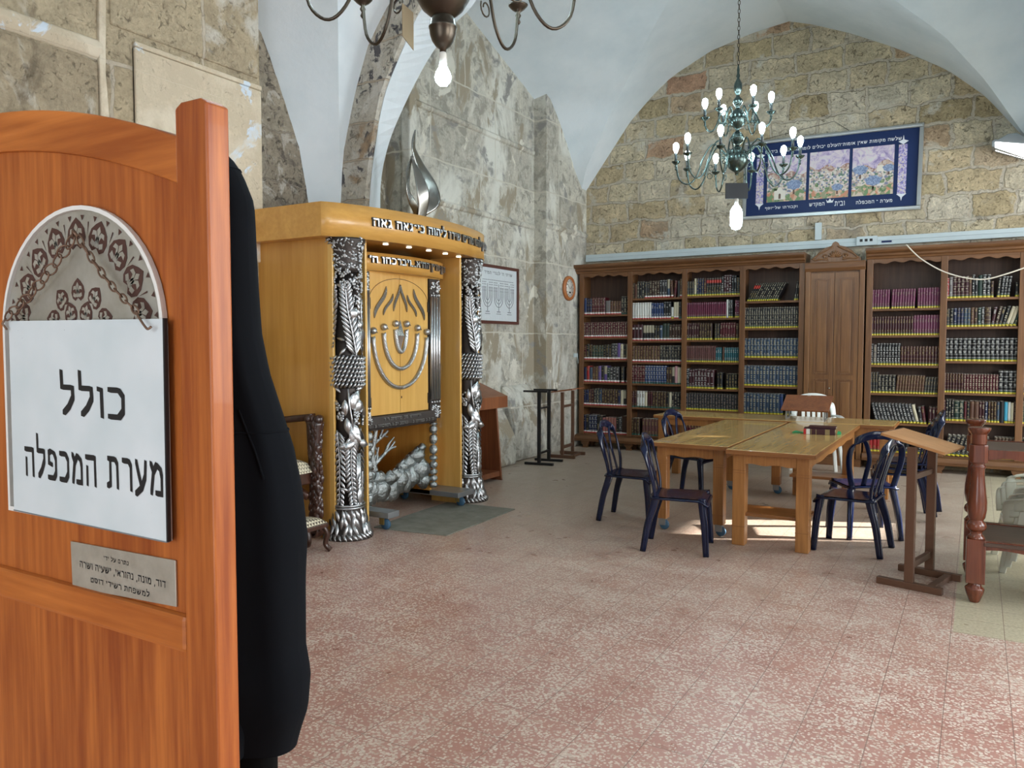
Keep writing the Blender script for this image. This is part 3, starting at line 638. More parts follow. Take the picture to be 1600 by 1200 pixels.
TM = {'yellow': mat('tape_yellow', (.55, .44, .03), .4), 'green': mat('tape_green', (.01, .08, .06), .4), 'red': mat('tape_red', (.42, .015, .02), .4), 'white': mat('tape_white', (.7, .7, .68), .4)}
BOOKMESH = {}
def book_mesh(color, deco, tape, w, h, var):
    key = (color, deco, tape, round(w, 4), round(h, 3), var)
    if key in BOOKMESH: return BOOKMESH[key]
    d = .155; mats = [BM[color], M['paper'], GM['gilt'], TM['yellow'], TM['green'], TM['red'], TM['white'], GM['silver'], GM['pale'], GM['redlabel'], GM['whitelabel'], GM['faint']]
    # bands as (z0, z1, material)
    ms = {'gilt': 2, 'silver': 7, 'pale': 8, 'faint': 11}
    rnd = random.Random(hash((color, deco, var)) % 9999 if False else (len(color) * 131 + len(deco) * 17 + var * 7))
    L = []; z = 0.0
    if tape == 'Y': L += [(0, .021, 3), (.021, .03, 4)]; z = .03
    elif tape == 'R': L += [(0, .016, 5), (.016, .034, 6)]; z = .034
    elif tape == 'G': L += [(0, .02, 4)]; z = .02
    def fr(a, b, m): L.append((z + (h - z) * a, z + (h - z) * b, m))
    base, _, met = deco.partition(':'); g = ms.get(met, 2)
    marks = []
    if base == 'plain': pass
    elif base == 'line': fr(.06, .075, g); fr(.9, .915, g)
    elif base == 'bands':
        for a in (.05, .25, .48, .72, .93): fr(a, a + .018, g)
        marks = [(.8, .9), (.55, .68)]
    elif base == 'title': fr(.04, .055, g); fr(.94, .955, g); marks = [(.6, .85), (.12, .22)]
    elif base == 'dense': fr(.03, .045, g); fr(.955, .97, g); marks = [(.1, .26), (.3, .5), (.54, .74), (.78, .92)]
    elif base == 'full': fr(.03, .05, g); fr(.33, .35, g); fr(.61, .63, g); fr(.95, .97, g); marks = [(.08, .28), (.4, .56), (.66, .9)]
    elif base == 'halfpale': fr(.42, .98, 8); marks = []
    elif base == 'redtop': fr(.05, .065, 8); fr(.45, .47, 8); fr(.66, .86, 9); fr(.93, .95, 8); marks = [(.1, .4)]
    elif base == 'oval': marks = [(.66, .80)]; g = 10
    elif base == 'net': fr(.04, .06, g); fr(.2, .215, g); fr(.46, .48, g); fr(.7, .72, g); fr(.93, .96, g); marks = [(.26, .4), (.76, .88), (.53, .64)]
    zs = sorted({0.0, h, z} | {x for l in L for x in l[:2]})
    mb = MB(); r = w / 2
    sec = [(-r, d), (-r, .008), (-r * .7, .001), (0, -.003), (r * .7, .001), (r, .008), (r, d)]
    for a, b in zip(zs, zs[1:]):
        mi = 0
        for p, q, m_ in L:
            if a >= p - 1e-6 and b <= q + 1e-6: mi = m_
        for i in range(6):
            (x0, y0), (x1, y1) = sec[i], sec[i + 1]
            mb.add([(x0, y0, a), (x1, y1, a), (x1, y1, b), (x0, y0, b)], [(0, 1, 2, 3)], mi if (1 <= i <= 4 or mi in (3, 4, 5, 6)) and not (i in (0, 5) and False) else 0)
    for a, b in marks:   # lettering blocks stamped on the spine
        k = max(2, int((b - a) * 14))
        for j in range(k):
            if rnd.random() < .2 and base != 'oval': continue
            za = z + (h - z) * (a + (b - a) * j / k); zb = z + (h - z) * (a + (b - a) * (j + .62) / k)
            ww = r * (.28 + .34 * rnd.random()) if base != 'oval' else r * .6
            mb.add([(-ww, -.0042, za), (ww, -.0042, za), (ww, -.0042, zb), (-ww, -.0042, zb)], [(0, 1, 2, 3)], g)
    mb.add([(x, y, 0) for x, y in sec] , [tuple(range(6, -1, -1))], 0)
    mb.add([(-r, .008, h), (r, .008, h), (r, .0, h), (-r, .0, h)], [(0, 1, 2, 3)], 0)
    mb.add([(-r, .008, h), (-r + .002, .008, h), (-r + .002, d, h), (-r, d, h)], [(0, 1, 2, 3)], 0)
    mb.add([(r - .002, .008, h), (r, .008, h), (r, d, h), (r - .002, d, h)], [(0, 1, 2, 3)], 0)
    mb.add([(-r + .002, .008, h - .003), (r - .002, .008, h - .003), (r - .002, d - .004, h - .003), (-r + .002, d - .004, h - .003)], [(0, 1, 2, 3)], 1)
    mb.add([(-r + .002, d - .002, 0), (r - .002, d - .002, 0), (r - .002, d - .002, h), (-r + .002, d - .002, h)], [(0, 1, 2, 3)], 1)
    me = bpy.data.meshes.new('book'); me.from_pydata(mb.v, [], mb.f)
    for m_ in mats: me.materials.append(m_)
    for p, mi in zip(me.polygons, mb.m): p.material_index = mi
    BOOKMESH[key] = (me, mb); return BOOKMESH[key]

# rows: (count, colour or list, decoration, height, lean degrees); ('gap', width). Tape code per row.
def S_(n, c, d, h, lean=0, tape=None, w=1.0): return (n, c, d, h, lean, tape, w)
ROWS = {
0: [('R', [S_(1,'blue','line',.26), S_(2,'navy','bands',.25), S_(5,'maroon','bands:pale',.26), ('gap',.01), S_(1,'grey','plain',.21,0,None,1.7), S_(4,'brown','title',.2), S_(3,'black','full:pale',.27,0,'G')]),
    ('R', [S_(20,'maroon','dense:pale',.235)]),
    ('R', [S_(1,'maroon','dense',.22), S_(1,'black','dense',.24), S_(1,'dark brown','bands',.23), S_(4,'dark green','bands',.22), S_(3,'black','dense',.23), S_(2,'charcoal','net:silver',.25), S_(1,'violet','line',.25), S_(1,'cream','bands',.24), S_(1,'black','title',.22), S_(1,'cream','plain',.24)]),
    ('R', [S_(1,'navy','plain',.23), S_(1,'red','title',.25), S_(1,'slate blue','line',.23), S_(2,'brown','dense',.24), S_(1,'violet','title',.25), S_(1,'black','title',.24), S_(1,'violet','halfpale',.25), S_(1,'dark green','title:silver',.23), S_(3,'charcoal','dense:silver',.24), ('gap',.03), S_(1,'charcoal','dense',.25), ('gap',.03), S_(1,'dark brown','title',.24)]),
    ('R', [S_(2,'navy','title',.24), S_(2,'dark maroon','dense',.25), S_(2,'black','full:pale',.26), S_(1,'slate blue','title',.25), S_(6,'dark brown','dense',.25), S_(1,'navy','title',.24), S_(1,'cream','plain',.25), S_(1,'black','halfpale',.25), S_(1,'black','plain',.25)]),
    ('R', [S_(1,'navy','title',.28), S_(1,'black','title',.27), S_(3,'navy','net:silver',.28), S_(2,'black','dense',.27), S_(1,'rose','title',.25), S_(4,'rose','bands',.25), S_(1,'black','title',.26), S_(1,'charcoal','net:silver',.27), S_(1,'dark brown','plain',.29,0,None,2.4)])],
1: [(None, [S_(1,'dark brown','dense',.23), S_(1,'brown','line',.22), S_(3,'black','dense:pale',.25), S_(2,'charcoal','title',.24,0,'R'), S_(4,'dark brown','dense:pale',.25,0,'R'), S_(3,'charcoal','title:silver',.26,0,'R'), S_(1,'slate blue','halfpale',.26,0,'R'), S_(1,'brown','title',.25,-4,'R'), S_(1,'maroon','title',.25,4), S_(1,'charcoal','line',.24), S_(2,'brown','dense',.26,0,'R')]),
    ('R', [S_(8,'white','line:faint',.245), S_(5,'blue','title:silver',.235), S_(3,'black','title:silver',.25), S_(1,'white','plain',.17,0,'Y'), S_(2,'cream','plain',.24), S_(2,'black','title',.24,0,'G')]),
    ('R', [S_(3,'dark maroon','oval',.24,0,None,1.3), ('gap',.01), S_(4,'black','halfpale',.23), S_(2,'black','title',.22), S_(1,'slate blue','whitelabel' if False else 'oval',.22), S_(2,'dark green','line',.25,0,None,1.2), S_(5,'dark brown','title:pale',.235)]),
    ('R', [S_(10,'brown','dense:gilt',.24), S_(8,'black','net:pale',.25)]),
    ('G', [S_(5,'maroon','net:pale',.27), S_(8,'blue','net:silver',.27), S_(2,'dark brown','title',.25), S_(1,'black','halfpale',.26), S_(1,'pink','plain',.26), S_(2,'cream','plain',.25)]),
    ('G', [S_(2,'dark maroon','title',.24), S_(3,'white','title:faint',.24), S_(1,'cream','plain',.23), S_(2,'dark maroon','line',.24), S_(5,'dark brown','dense',.24), S_(1,'black','title',.24), S_(1,'cream','line',.24), S_(4,'black','dense:pale',.24)]),
    ('G', [S_(3,'dark brown','dense',.25), ('gap',.04), S_(6,'rose brown','title',.25,0,None,1.1), S_(3,'dark maroon','title',.25), ('gap',.2)])],
2: [('Y', [S_(3,'charcoal','bands',.21), S_(1,'cream','title',.25), S_(3,'navy','dense',.25), S_(1,'dark maroon','dense',.24), S_(6,'black','redtop',.25), S_(1,'black','dense:silver',.26), S_(3,'dark maroon','full:silver',.28), S_(2,'black','title:silver',.27), S_(2,'charcoal','net',.24)]),
    ('Y', [S_(19,'burgundy','line:silver',.225), S_(1,'white','plain',.25,0,'None'), S_(2,'charcoal','bands:silver',.25), ('gap',.03), S_(3,'burgundy','title:silver',.24)]),
    ('Y', [S_(5,'dark maroon','title:pale',.24,2), S_(5,'dark brown','dense',.235), ('gap',.035), S_(2,'charcoal','dense',.23), S_(6,'maroon','title:pale',.24,2), S_(2,'dark brown','title',.23)]),
    ('Y', [S_(14,'rose brown','line:pale',.235), S_(1,'rose brown','plain',.22), S_(3,'teal','title:silver',.21), ('gap',.01), S_(1,'brown','plain',.22), S_(8,'teal','title:silver',.21)]),
    ('Y', [S_(1,'charcoal','net:silver',.29,0,None,1.2), S_(2,'dark maroon','title:silver',.27), S_(4,'dark maroon','full:silver',.28,0,None,1.1), S_(2,'dark maroon','title:silver',.27,0,None,1.3), ('gap',.04), S_(2,'black','title',.23), ('gap',.05), S_(5,'black','dense',.22)]),
    ('Y', [S_(20,'charcoal','dense:faint',.235)]),
    ('G', [S_(12,'maroon','title',.25), S_(6,'dark brown','title',.24)])],
3: [('Y', [('gap',.03), S_(3,'black','redtop',.27,27), S_(11,'black','dense:pale',.27,27), ('gap',.09), S_(2,'black','title:pale',.26,8)]),
    ('Y', [S_(24,'charcoal','halfpale' if False else 'full:pale',.285)]),
    ('Y', [S_(17,'slate blue','full:pale',.27)]),
    ('Y', [S_(17,'slate blue','dense:pale',.28)]),
    ('Y', [S_(11,'slate blue','dense:pale',.285), S_(1,'blue','line',.28), ('gap',.03), S_(4,'slate blue','dense:pale',.27)]),
    ('Y', [S_(14,'dark brown','title',.27)])],
4: [('Y', [S_(7,'purple','title:faint',.245,1), ('gap',.015), S_(9,'purple','title:faint',.245,2), ('gap',.02), S_(9,'purple','title:faint',.25)]),
    ('Y', [S_(16,'dark maroon','title:gilt',.24), S_(10,'purple','title:faint',.25)]),
    ('Y', [S_(1,'black','full:silver',.27), S_(1,'grey','full:pale',.26,0,None,1.2), S_(8,'black','full:silver',.28), S_(13,'dark maroon','bands:gilt',.24)]),
    ('Y', [S_(3,'charcoal','bands',.26), S_(5,'black','full:pale',.23,0,None,1.3), S_(10,'brown','bands:gilt',.23,4), S_(5,'charcoal','bands',.21,4)]),
    ('Y', [('gap', .015), S_(12,'charcoal','dense:silver',.25,-15), S_(1,'cream','plain',.24,-15), S_(1,'black','title:silver',.22,-8), S_(1,'maroon','title',.22,-8), ('gap',.02), S_(3,'dark maroon','title:pale',.22)]),
    ('Y', [S_(4,'red','title',.24), S_(6,'black','title:silver',.25), ('gap',.04), S_(5,'black','title:silver',.24, 10)])],
5: [('Y', [S_(1,'red','full:silver',.25), S_(1,'grey','title:silver',.26,0,None,1.2), S_(4,'dark maroon','net:pale',.27,0,None,1.3), S_(1,'brown','title',.26), S_(1,'black','dense:silver',.28), S_(1,'black','title:silver',.25), S_(1,'dark green','plain',.27,0,None,1.4), S_(2,'black','full:silver',.28,0,None,1.3), S_(1,'dark brown','title',.2), ('gap',.03), S_(1,'black','dense:pale',.23,4), S_(3,'black','net:silver',.25,6), ('gap',.03), S_(2,'black','title:pale',.17)]),
    ('Y', [S_(1,'charcoal','bands',.22,0,None,1.4), S_(1,'black','dense:pale',.23), S_(1,'navy','title:silver',.23), S_(2,'navy','bands',.23), S_(2,'slate blue','net',.23), S_(1,'brown','dense',.235), S_(1,'dark brown','dense',.23), S_(1,'dark green','title:silver',.23), S_(1,'black','full:silver',.235), S_(1,'dark brown','bands',.235,0,None,1.7), S_(1,'dark maroon','title:silver',.23,8), S_(1,'dark brown','dense:pale',.24,12), S_(1,'black','title',.24,12), S_(1,'black','dense:pale',.25,14), S_(2,'cream','line:faint',.24,17), S_(1,'dark green','title',.23,17)]),
    ('Y', [S_(16,'black','net:silver',.285)]),
    ('Y', [S_(7,'dark maroon','bands:gilt',.235), S_(12,'maroon','dense:pale',.23), S_(4,'black','net:silver',.28,0,None,1.6)]),
    ('Y', [S_(1,'dark maroon','title',.25), S_(3,'black','dense:pale',.26), S_(2,'dark green','full:pale',.25,0,None,1.7), S_(1,'maroon','line',.24), S_(1,'black','dense',.25), S_(2,'brown','line',.25,0,None,1.6), S_(2,'dark maroon','title:pale',.25), S_(1,'navy','dense:silver',.25), S_(3,'dark brown','dense',.25), S_(1,'slate blue','title',.25), S_(1,'black','plain',.26,0,'None',1.5), S_(1,'sky blue','plain',.25,0,None,1.2), S_(1,'white','line:faint',.25), S_(1,'cream','line:faint',.25), S_(1,'dark maroon','dense:pale',.25)]),
    ('Y', [S_(9,'charcoal','dense:pale',.26,15,None,1.3), ('gap',.05), S_(6,'dark brown','dense:pale',.26)])],
6: [('Y', [S_(4,'dark maroon','title',.26), ('gap',.65)]), ('Y', [S_(4,'burgundy','dense:silver',.25), ('gap',.65)]), ('Y', [S_(4,'maroon','full:silver',.27), ('gap',.65)]),
    ('Y', [S_(4,'navy','net:silver',.27,0,None,1.4), ('gap',.6)]), ('Y', [S_(4,'dark green','dense',.26), ('gap',.65)]), ('Y', [S_(4,'black','dense',.26), ('gap',.65)])]}
ORD = ['top', 'second', 'third', 'fourth', 'fifth', 'sixth', 'lowest']
NTH = ['first', 'second', 'third', 'fourth', 'fifth', 'sixth', 'seventh', 'eighth', 'ninth', 'tenth', 'eleventh', 'twelfth', 'thirteenth', 'fourteenth', 'fifteenth', 'sixteenth', 'seventeenth', 'eighteenth', 'nineteenth', 'twentieth', 'twenty-first', 'twenty-second', 'twenty-third', 'twenty-fourth']
DEC = {'plain': 'plain', 'line': 'line-ruled', 'bands': 'banded', 'title': 'lettered', 'dense': 'tooled', 'full': 'ornate', 'halfpale': 'pale-topped', 'redtop': 'red-labelled', 'oval': 'oval-labelled', 'net': 'framed'}
BOOKS = []
CXY = Vector((0, 0, 1.6))
for ci, rows in ROWS.items():
    nm, x0, x1, zz = COLS[ci]
    for ri, (tape, segs) in enumerate(rows):
        z = zz[ri] + .0155; xa, xb = x0 + .022, x1 - .022
        gaps = sum(s[1] for s in segs if s[0] == 'gap')
        # leaning books need room for the slope
        lean_room = 0; prevl = 0
        for s in segs:
            if s[0] == 'gap': prevl = 0; continue
            L_ = abs(math.sin(R(s[4]))) * s[3]
            if s[4] and not prevl: lean_room += L_
            prevl = s[4]
        units = sum(s[0] * s[6] / (math.cos(R(s[4]))) for s in segs if s[0] != 'gap')
        wu = (xb - xa - gaps - lean_room) / units
        x = xa; idx = 0; prevl = 0; names = {}
        for si, s in enumerate(segs):
            if s[0] == 'gap': x += s[1]; prevl = 0; continue
            n, colr, deco, h, lean, tp, wf = s; tp = tape if tp is None else (None if tp == 'None' else tp)
            w = wu * wf; ws = w / math.cos(R(lean))
            if lean < 0 and prevl == 0: x += abs(math.sin(R(lean))) * h
            for k in range(n):
                idx += 1; hh = h + (random.uniform(-.006, .006) if n == 1 else 0)
                dd = DEC[deco.split(':')[0]]
                order = ORD[ri]
                if n >= 3: lab = '%s %s book in a matching set, %s row, %s' % (colr, dd, order, nm)
                else: lab = '%s %s book, %s from left, %s row, %s' % (colr, dd, NTH[idx - 1], order, nm)
                # pivot: the lower corner towards which the book leans stays on the shelf
                px_ = x + (w / 2) * math.cos(R(lean)) if lean >= 0 else x + ws - (w / 2) * math.cos(R(lean))
                pz_ = z + (w / 2) * math.sin(R(abs(lean)))
                area_ = w * hh / ((0.509 * -px_ + .861 * FY) ** 2)
                BOOKS.append([area_, px_, FY + .03 + random.uniform(0, .006), pz_, lean, colr, deco, tp, w - .0012, hh, (si * 3 + (k % 3)), lab, n, '%s row of the %s' % (order, nm), ci, ri])
                x += ws
            if lean > 0: 
                nxt = segs[si + 1] if si + 1 < len(segs) else None
                if nxt is None or nxt[0] == 'gap' or nxt[4] <= 0: x += abs(math.sin(R(lean))) * h
            prevl = lean
hidden = {(2, 6), (3, 5), (1, 6), (4, 5)}
BOOKS.sort(key=lambda b: -b[0] * (0.3 if (b[14], b[15]) in hidden else 1))
STUFF = MB(); stuff_mats = []
for i, b in enumerate(BOOKS):
    _, x, y, z, lean, colr, deco, tp, w, h, var, lab, n, rowname, ci, ri = b
    me, mb = book_mesh(colr, deco, tp, w, h, var)
    if i < 298:
        o = bpy.data.objects.new('book', me); COL.objects.link(o); o.location = (x, y, z); o.rotation_euler = (0, R(lean), 0)
        tag(o, lab, 'book', 'books on the ' + rowname if n < 3 else lab.replace(' book in', ' books in'))
    else:
        T = Matrix.Translation((x, y, z)) @ Matrix.Rotation(R(lean), 4, 'Y')
        o0 = len(STUFF.v); STUFF.v += [tuple(T @ Vector(v)) for v in mb.v]
        ids = []
        for m_ in me.materials:
            if m_ not in stuff_mats: stuff_mats.append(m_)
            ids.append(stuff_mats.index(m_))
        for f, mi in zip(mb.f, mb.m): STUFF.f.append(tuple(o0 + q for q in f)); STUFF.m.append(ids[mi]); STUFF.sm.append(False)
o = STUFF.build('bound_books', stuff_mats, fix=False)
tag(o, 'remaining rows of dark bound books packed on the walnut bookcase shelves', 'books', kind='stuff')

# ================================================================== THE ARK (faces +X; local origin at left front corner on the floor)
ARK = thing('torah_ark', 'tall honey-coloured Torah ark with bowed lettered cornice and cast silver columns', 'Torah ark', (-4.5, 5.84, 0))
AX, AY = -4.5, 5.84
def ab(x0, x1, y0, y1, z0, z1, name, m, bevel=.003, parent=None):
    return MB().box(x0 - AX, x1 - AX, y0 - AY, y1 - AY, z0, z1).build(name, m, parent or ARK, bevel=bevel)
YA, YZ = 4.76, 6.94      # outer side faces
ab(-5.38, -4.55, YA, YA + .03, 0.0, 2.5, 'side_panel', 'ark_wood')
ab(-4.55, -4.50, YA, YA + .025, 0.0, 2.5, 'corner_post', 'ark_door', .004)
ab(-5.38, -4.55, YZ - .03, YZ, 0.0, 2.5, 'side_panel', 'ark_wood')
ab(-4.55, -4.50, YZ - .025, YZ, 0.0, 2.5, 'corner_post', 'ark_door', .004)
ab(-4.62, -4.60, YA + .03, 5.035, 0.0, 2.5, 'column_backing', 'ark_wood')
ab(-4.62, -4.60, 6.52, YZ - .03, 0.0, 2.5, 'column_backing', 'ark_wood')
ab(-4.80, -4.43, 5.075, 5.10, 0.08, 2.5, 'cheek_panel', 'ark_door')
ab(-4.80, -4.44, 6.49, 6.52, 0.0, 2.5, 'cheek_panel', 'ark_door')
ab(-5.36, -5.30, 5.15, 6.53, 0.25, 2.5, 'back_panel', 'ark_wood')
# recessed flank with leaf ornaments (right of the doors) and its twin
for (a, b) in ((5.065, 5.25), (6.38, 6.49)):
    p = ab(-4.76, -4.72, a, b, 0.12, 2.32, 'flank_panel', 'ark_wood', .002)
def leaf_shape(mb, T, L=.15, Wd=.07, lobes=True):
    """lobed oak leaf in the local YZ plane, tip down, raised along the midrib"""
    pts = []
    for i in range(13):
        u = i / 12; w = Wd / 2 * math.sin(PI * min(1, u * 1.02 + .02)) ** .7 * (1 if not lobes or i % 2 else .68); pts.append((w, L / 2 - L * u))
    v = [(0.002, w, z) for w, z in pts] + [(.012, 0, z) for w, z in pts] + [(.002, -w, z) for w, z in pts]
    f = []
    for i in range(12): f += [(i, i + 1, 14 + i, 13 + i), (13 + i, 14 + i, 27 + i, 26 + i)]
    v2 = [(-.004, y, z) for _, y, z in v]; n = len(v)
    f2 = [tuple(n + q for q in ff[::-1]) for ff in f]
    rim = [(i, n + i, n + i + 1, i + 1) for i in range(12)] + [(26 + i, 27 + i, n + 27 + i, n + 26 + i) for i in range(12)]
    mb.add(v + v2, f + f2 + rim, 0, False, T)
    mb.tube([(0.004, 0, -L / 2 + .01), (.006, .006, -L / 2 - .03), (.006, .018, -L / 2 - .045)], .004, T=T)
for z in (1.32, .80):
    mb = MB(); leaf_shape(mb, Matrix.Translation((-4.715 - AX, 6.437 - AY, z)) @ Matrix.Rotation(R(8), 4, 'X'), .17, .10)
    mb.build('leaf_ornament', 'silver', ARK)
ab(-4.719, -4.714, 6.38, 6.49, .985, .99, 'panel_joint', 'dark_recess', 0)

# main cornice: a bowed band from side to side, lettered
def bow(u, x0, bulge, ya, yb):
    y = ya + (yb - ya) * u; return x0 + bulge * (1 - (2 * u - 1) ** 2) ** .8, y
def bow_band(name, x0, bulge, ya, yb, z0, z1, xback, m, under):
    n = 32; P = [bow(i / n, x0, bulge, ya, yb) for i in range(n + 1)]
    poly = [(xback, ya)] + P + [(xback, yb)]
    mb = MB(); mb.prism([(x - AX, y - AY) for x, y in poly], z0, z1, 'Z')
    mb.m = [1, 1] + [0] * (len(mb.m) - 2)
    for i in range(2, len(mb.m)): mb.sm[i] = 3 <= i < 3 + n
    return mb.build(name, [m, under], ARK)
cor = bow_band('cornice', -4.5, .27, 4.64, 7.03, 2.46, 2.73, -5.40, 'ark_band', 'ark_wood')
cor2 = bow_band('inner_cornice', -4.62, .13, 5.17, 6.46, 2.245, 2.40, -4.9, 'ark_band', 'ark_wood')
def bow_text(txt, x0, bulge, ya, yb, u0, u1, zb, hgt, parent, name):
    mb = MB(); wtot = (u1 - u0) * (yb - ya); um = (u0 + u1) / 2
    def f(depth):
        def g(x, y, z):
            u = um + x / (yb - ya); X, Y = bow(u, x0, bulge, ya, yb); X2, Y2 = bow(u + .01, x0, bulge, ya, yb)
            t = Vector((X2 - X, Y2 - Y, 0)).normalized(); nn = Vector((t.y, -t.x, 0)); p = Vector((X, Y, zb + y)) + nn * (depth + z * 1.0)
            return (p.x - AX, p.y - AY, p.z)
        return g
    put_text(mb, txt, wtot, hgt, f(.018), 0, .006)
    put_text(mb, txt, wtot, hgt * 1.06, f(.006), 1, .006, fat=.06)
    return mb.build(name, ['silver', 'black_letters'], parent, fix=False)
o = bow_text('ותען להם מרים שירו ליהוה כי-גאה גאה', -4.5, .27, 4.64, 7.03, .17, 1.0 - .015, 2.545, .125, cor, 'lettering')
o['label'] = 'silver Hebrew letters on black backing'
o = bow_text('זקן מרין הה\'א...ויברכהו ה\'', -4.62, .13, 5.17, 6.46, .085, .985, 2.285, .085, cor2, 'lettering')
o['label'] = 'silver Hebrew letters on black backing'
for i in range(7):
    u = .16 + .70 * i / 6; X, Y = bow(u, -4.62, .27, 4.64, 7.03)
    MB().lathe([(.024, 0), (.024, .006), (.012, .007)], (X - AX, Y - AY, 2.452), 12).build('downlight', 'downlight', ARK)
# doors
DX = -4.60
for s in (-1, 1):
    y0, y1 = sorted((5.745 + s * .003, 5.745 + s * .43)); d = MB(); d.box(DX - .03 - AX, DX - AX, y0 - AY, y1 - AY, .965, 2.235)
    D = d.build('door', 'ark_door', ARK, bevel=.002)
    # arched groove line
    g = MB(); g.tube([(DX + .001 - AX, 5.745 + s * .43 * math.sin(a) - AY, 1.98 + .22 * math.cos(a)) for a in [PI / 2 * k / 14 for k in range(15)]], .0025, 5)
    g.build('arched_groove', 'dark_recess', D)
    # flames
    fl = MB()
    for (dy, zt, zb, w, k) in ((.22, 2.12, 1.83, .055, 1.0), (.125, 2.06, 1.86, .04, .8), (.025, 2.15, 1.90, .035, .5)):
        tip = (5.745 + s * (dy - .02 + (.0 if dy > .1 else -.0)), zt); bot = (5.745 + s * (dy + .16 * k * .9), zb); N_ = 12; Lf = []; Rt = []
        for i in range(N_ + 1):
            u = i / N_; cy = tip[0] + (bot[0] - tip[0]) * u + s * .035 * math.sin(u * PI * 2) * -.6 * k; cz = tip[1] + (bot[1] - tip[1]) * u; ww = w / 2 * math.sin(PI * u) ** .8
            Lf.append((cy - ww - AY, cz)); Rt.append((cy + ww - AY, cz))
        fl.prism(Lf + Rt[::-1], DX - AX, DX + .012 - AX, 'X')
    fl.build('flame_inlay', 'steel', D)
    mb = MB(); bl = MB()
    for (hw, zt, zb) in ((.39, 1.665, 1.20), (.245, 1.70, 1.375), (.08, 1.735, 1.53)):
        pts = [(DX + .012 - AX, 5.745 + s * hw * math.cos(a) - AY, zt - (zt - zb) * math.sin(a)) for a in [PI / 2 * k / 20 for k in range(21)]]
        mb.tube(pts, .019, 8)
        for ph in range(3):      # twisted strands
            mb.tube([(p[0] + .012 + .006 * math.cos(i * 1.3 + ph * 2.1), p[1] + .011 * math.sin(i * 1.3 + ph * 2.1), p[2] + .011 * math.cos(i * 1.3 + ph * 2.1) * .6) for i, p in enumerate(pts)], .006, 5)
        bl.ball((DX + .018 - AX, 5.745 + s * hw - AY, zt + .055), .032, 0, 12)
        bl.tube([(DX + .045 - AX, 5.745 + s * hw + .022 - AY, zt + .035), (DX + .052 - AX, 5.745 + s * hw - AY, zt + .055), (DX + .045 - AX, 5.745 + s * hw - .022 - AY, zt + .075)], .004, 5)
    mb.build('menorah_arms', 'silver', D); bl.build('menorah_cups', 'silver', D)
    h = MB()
    for z in (1.08, 1.66, 1.96): h.box(DX - AX, DX + .012 - AX, 5.745 + s * .425 - .006 - AY, 5.745 + s * .425 + .006 - AY, z - .05, z + .05)
    h.build('hinge', 'black_metal', D)
mb = MB(); P = [(5.745 - AY + y, z) for y, z in ((0, 1.825), (.025, 1.75), (.042, 1.68), (.03, 1.62), (.0, 1.54), (-.03, 1.62), (-.042, 1.68), (-.025, 1.75))]
c0 = len(P); v = [(DX + .005 - AX, y, z) for y, z in P] + [(DX + .05 - AX, 5.745 - AY, 1.68)]
mb.add(v, [(i, (i + 1) % c0, c0) for i in range(c0)] + [tuple(range(c0))], 0, False); mb.build('centre_flame', 'steel', ARK)
ab(DX - .001, DX + .004, 5.757, 5.765, 1.10, 1.12, 'keyhole', 'dark_recess', 0)
ab(DX - .04, DX - .002, 5.25, 6.38, 2.235, 2.30, 'door_head', 'ark_door')
# fluted pilasters beside the doors
for ya_, yb_ in ((5.235, 5.315), (6.19, 6.36)):
    mb = MB(); mb.box(DX - .03 - AX, DX + .01 - AX, ya_ - AY, yb_ - AY, .87, 2.235)
    n = 4 if yb_ > 6 else 3; p = mb.build('pilaster', 'silver_dark', ARK)
    q = MB()
    for i in range(n):
        y = ya_ + (i + .5) * (yb_ - ya_) / n; q.tube([(DX + .012 - AX, y - AY, 1.06), (DX + .012 - AX, y - AY, 2.06)], (yb_ - ya_) / n * .42, 8)
    q.build('flute', 'silver', p)
    q = MB()
    for i in range(60):
        y = random.uniform(ya_ + .01, yb_ - .01); z = random.choice((random.uniform(.89, 1.0), random.uniform(2.08, 2.22))); q.ball((DX + .015 - AX, y - AY, z), random.uniform(.010, .018), 0, 6)
    for zz in (1.035, 2.075):
        for i in range(n): q.ball((DX + .016 - AX, ya_ + (i + .5) * (yb_ - ya_) / n - AY, zz), .013, 0, 8)
    for k in range(8):
        a = k * PI / 4; q.tube([(DX + .02 - AX, (ya_ + yb_) / 2 - AY, .92), (DX + .035 - AX, (ya_ + yb_) / 2 + .03 * math.cos(a) - AY, .92 + .03 * math.sin(a)), (DX + .02 - AX, (ya_ + yb_) / 2 + .05 * math.cos(a) - AY, .92 + .05 * math.sin(a))], [.004, .010, .003], 6)
    q.build('floral_relief', 'silver', p)
# inscribed bar under the doors
mb = MB(); mb.prism([(-4.63 - AX, .965), (-4.575 - AX, .955), (-4.56 - AX, .90), (-4.55 - AX, .865), (-4.56 - AX, .84), (-4.63 - AX, .84)], 5.25 - AY, 6.24 - AY, 'Y')
bar_ = mb.build('inscribed_bar', 'silver_dark', ARK)
mb = MB()
for row, (z, x, st) in enumerate(((.925, -4.562, .030), (.875, -4.549, .024))):
    y = 5.34 + row * -.02 + (.12 if row == 0 else 0)
    while y < (6.0 if row == 0 else 6.18):
        w = random.uniform(.012, .022)
        if random.random() > .14:
            mb.box(x - AX, x + .007 - AX, y - AY, y + w - AY, z + .010, z + .016); mb.box(x - AX, x + .007 - AX, y + w - .005 - AY, y + w - AY, z - .008, z + .010)
            if random.random() > .5: mb.box(x - AX, x + .007 - AX, y - AY, y + w - .005 - AY, z - .010, z - .005)
        y += w + .005
mb.build('relief', 'silver', bar_)

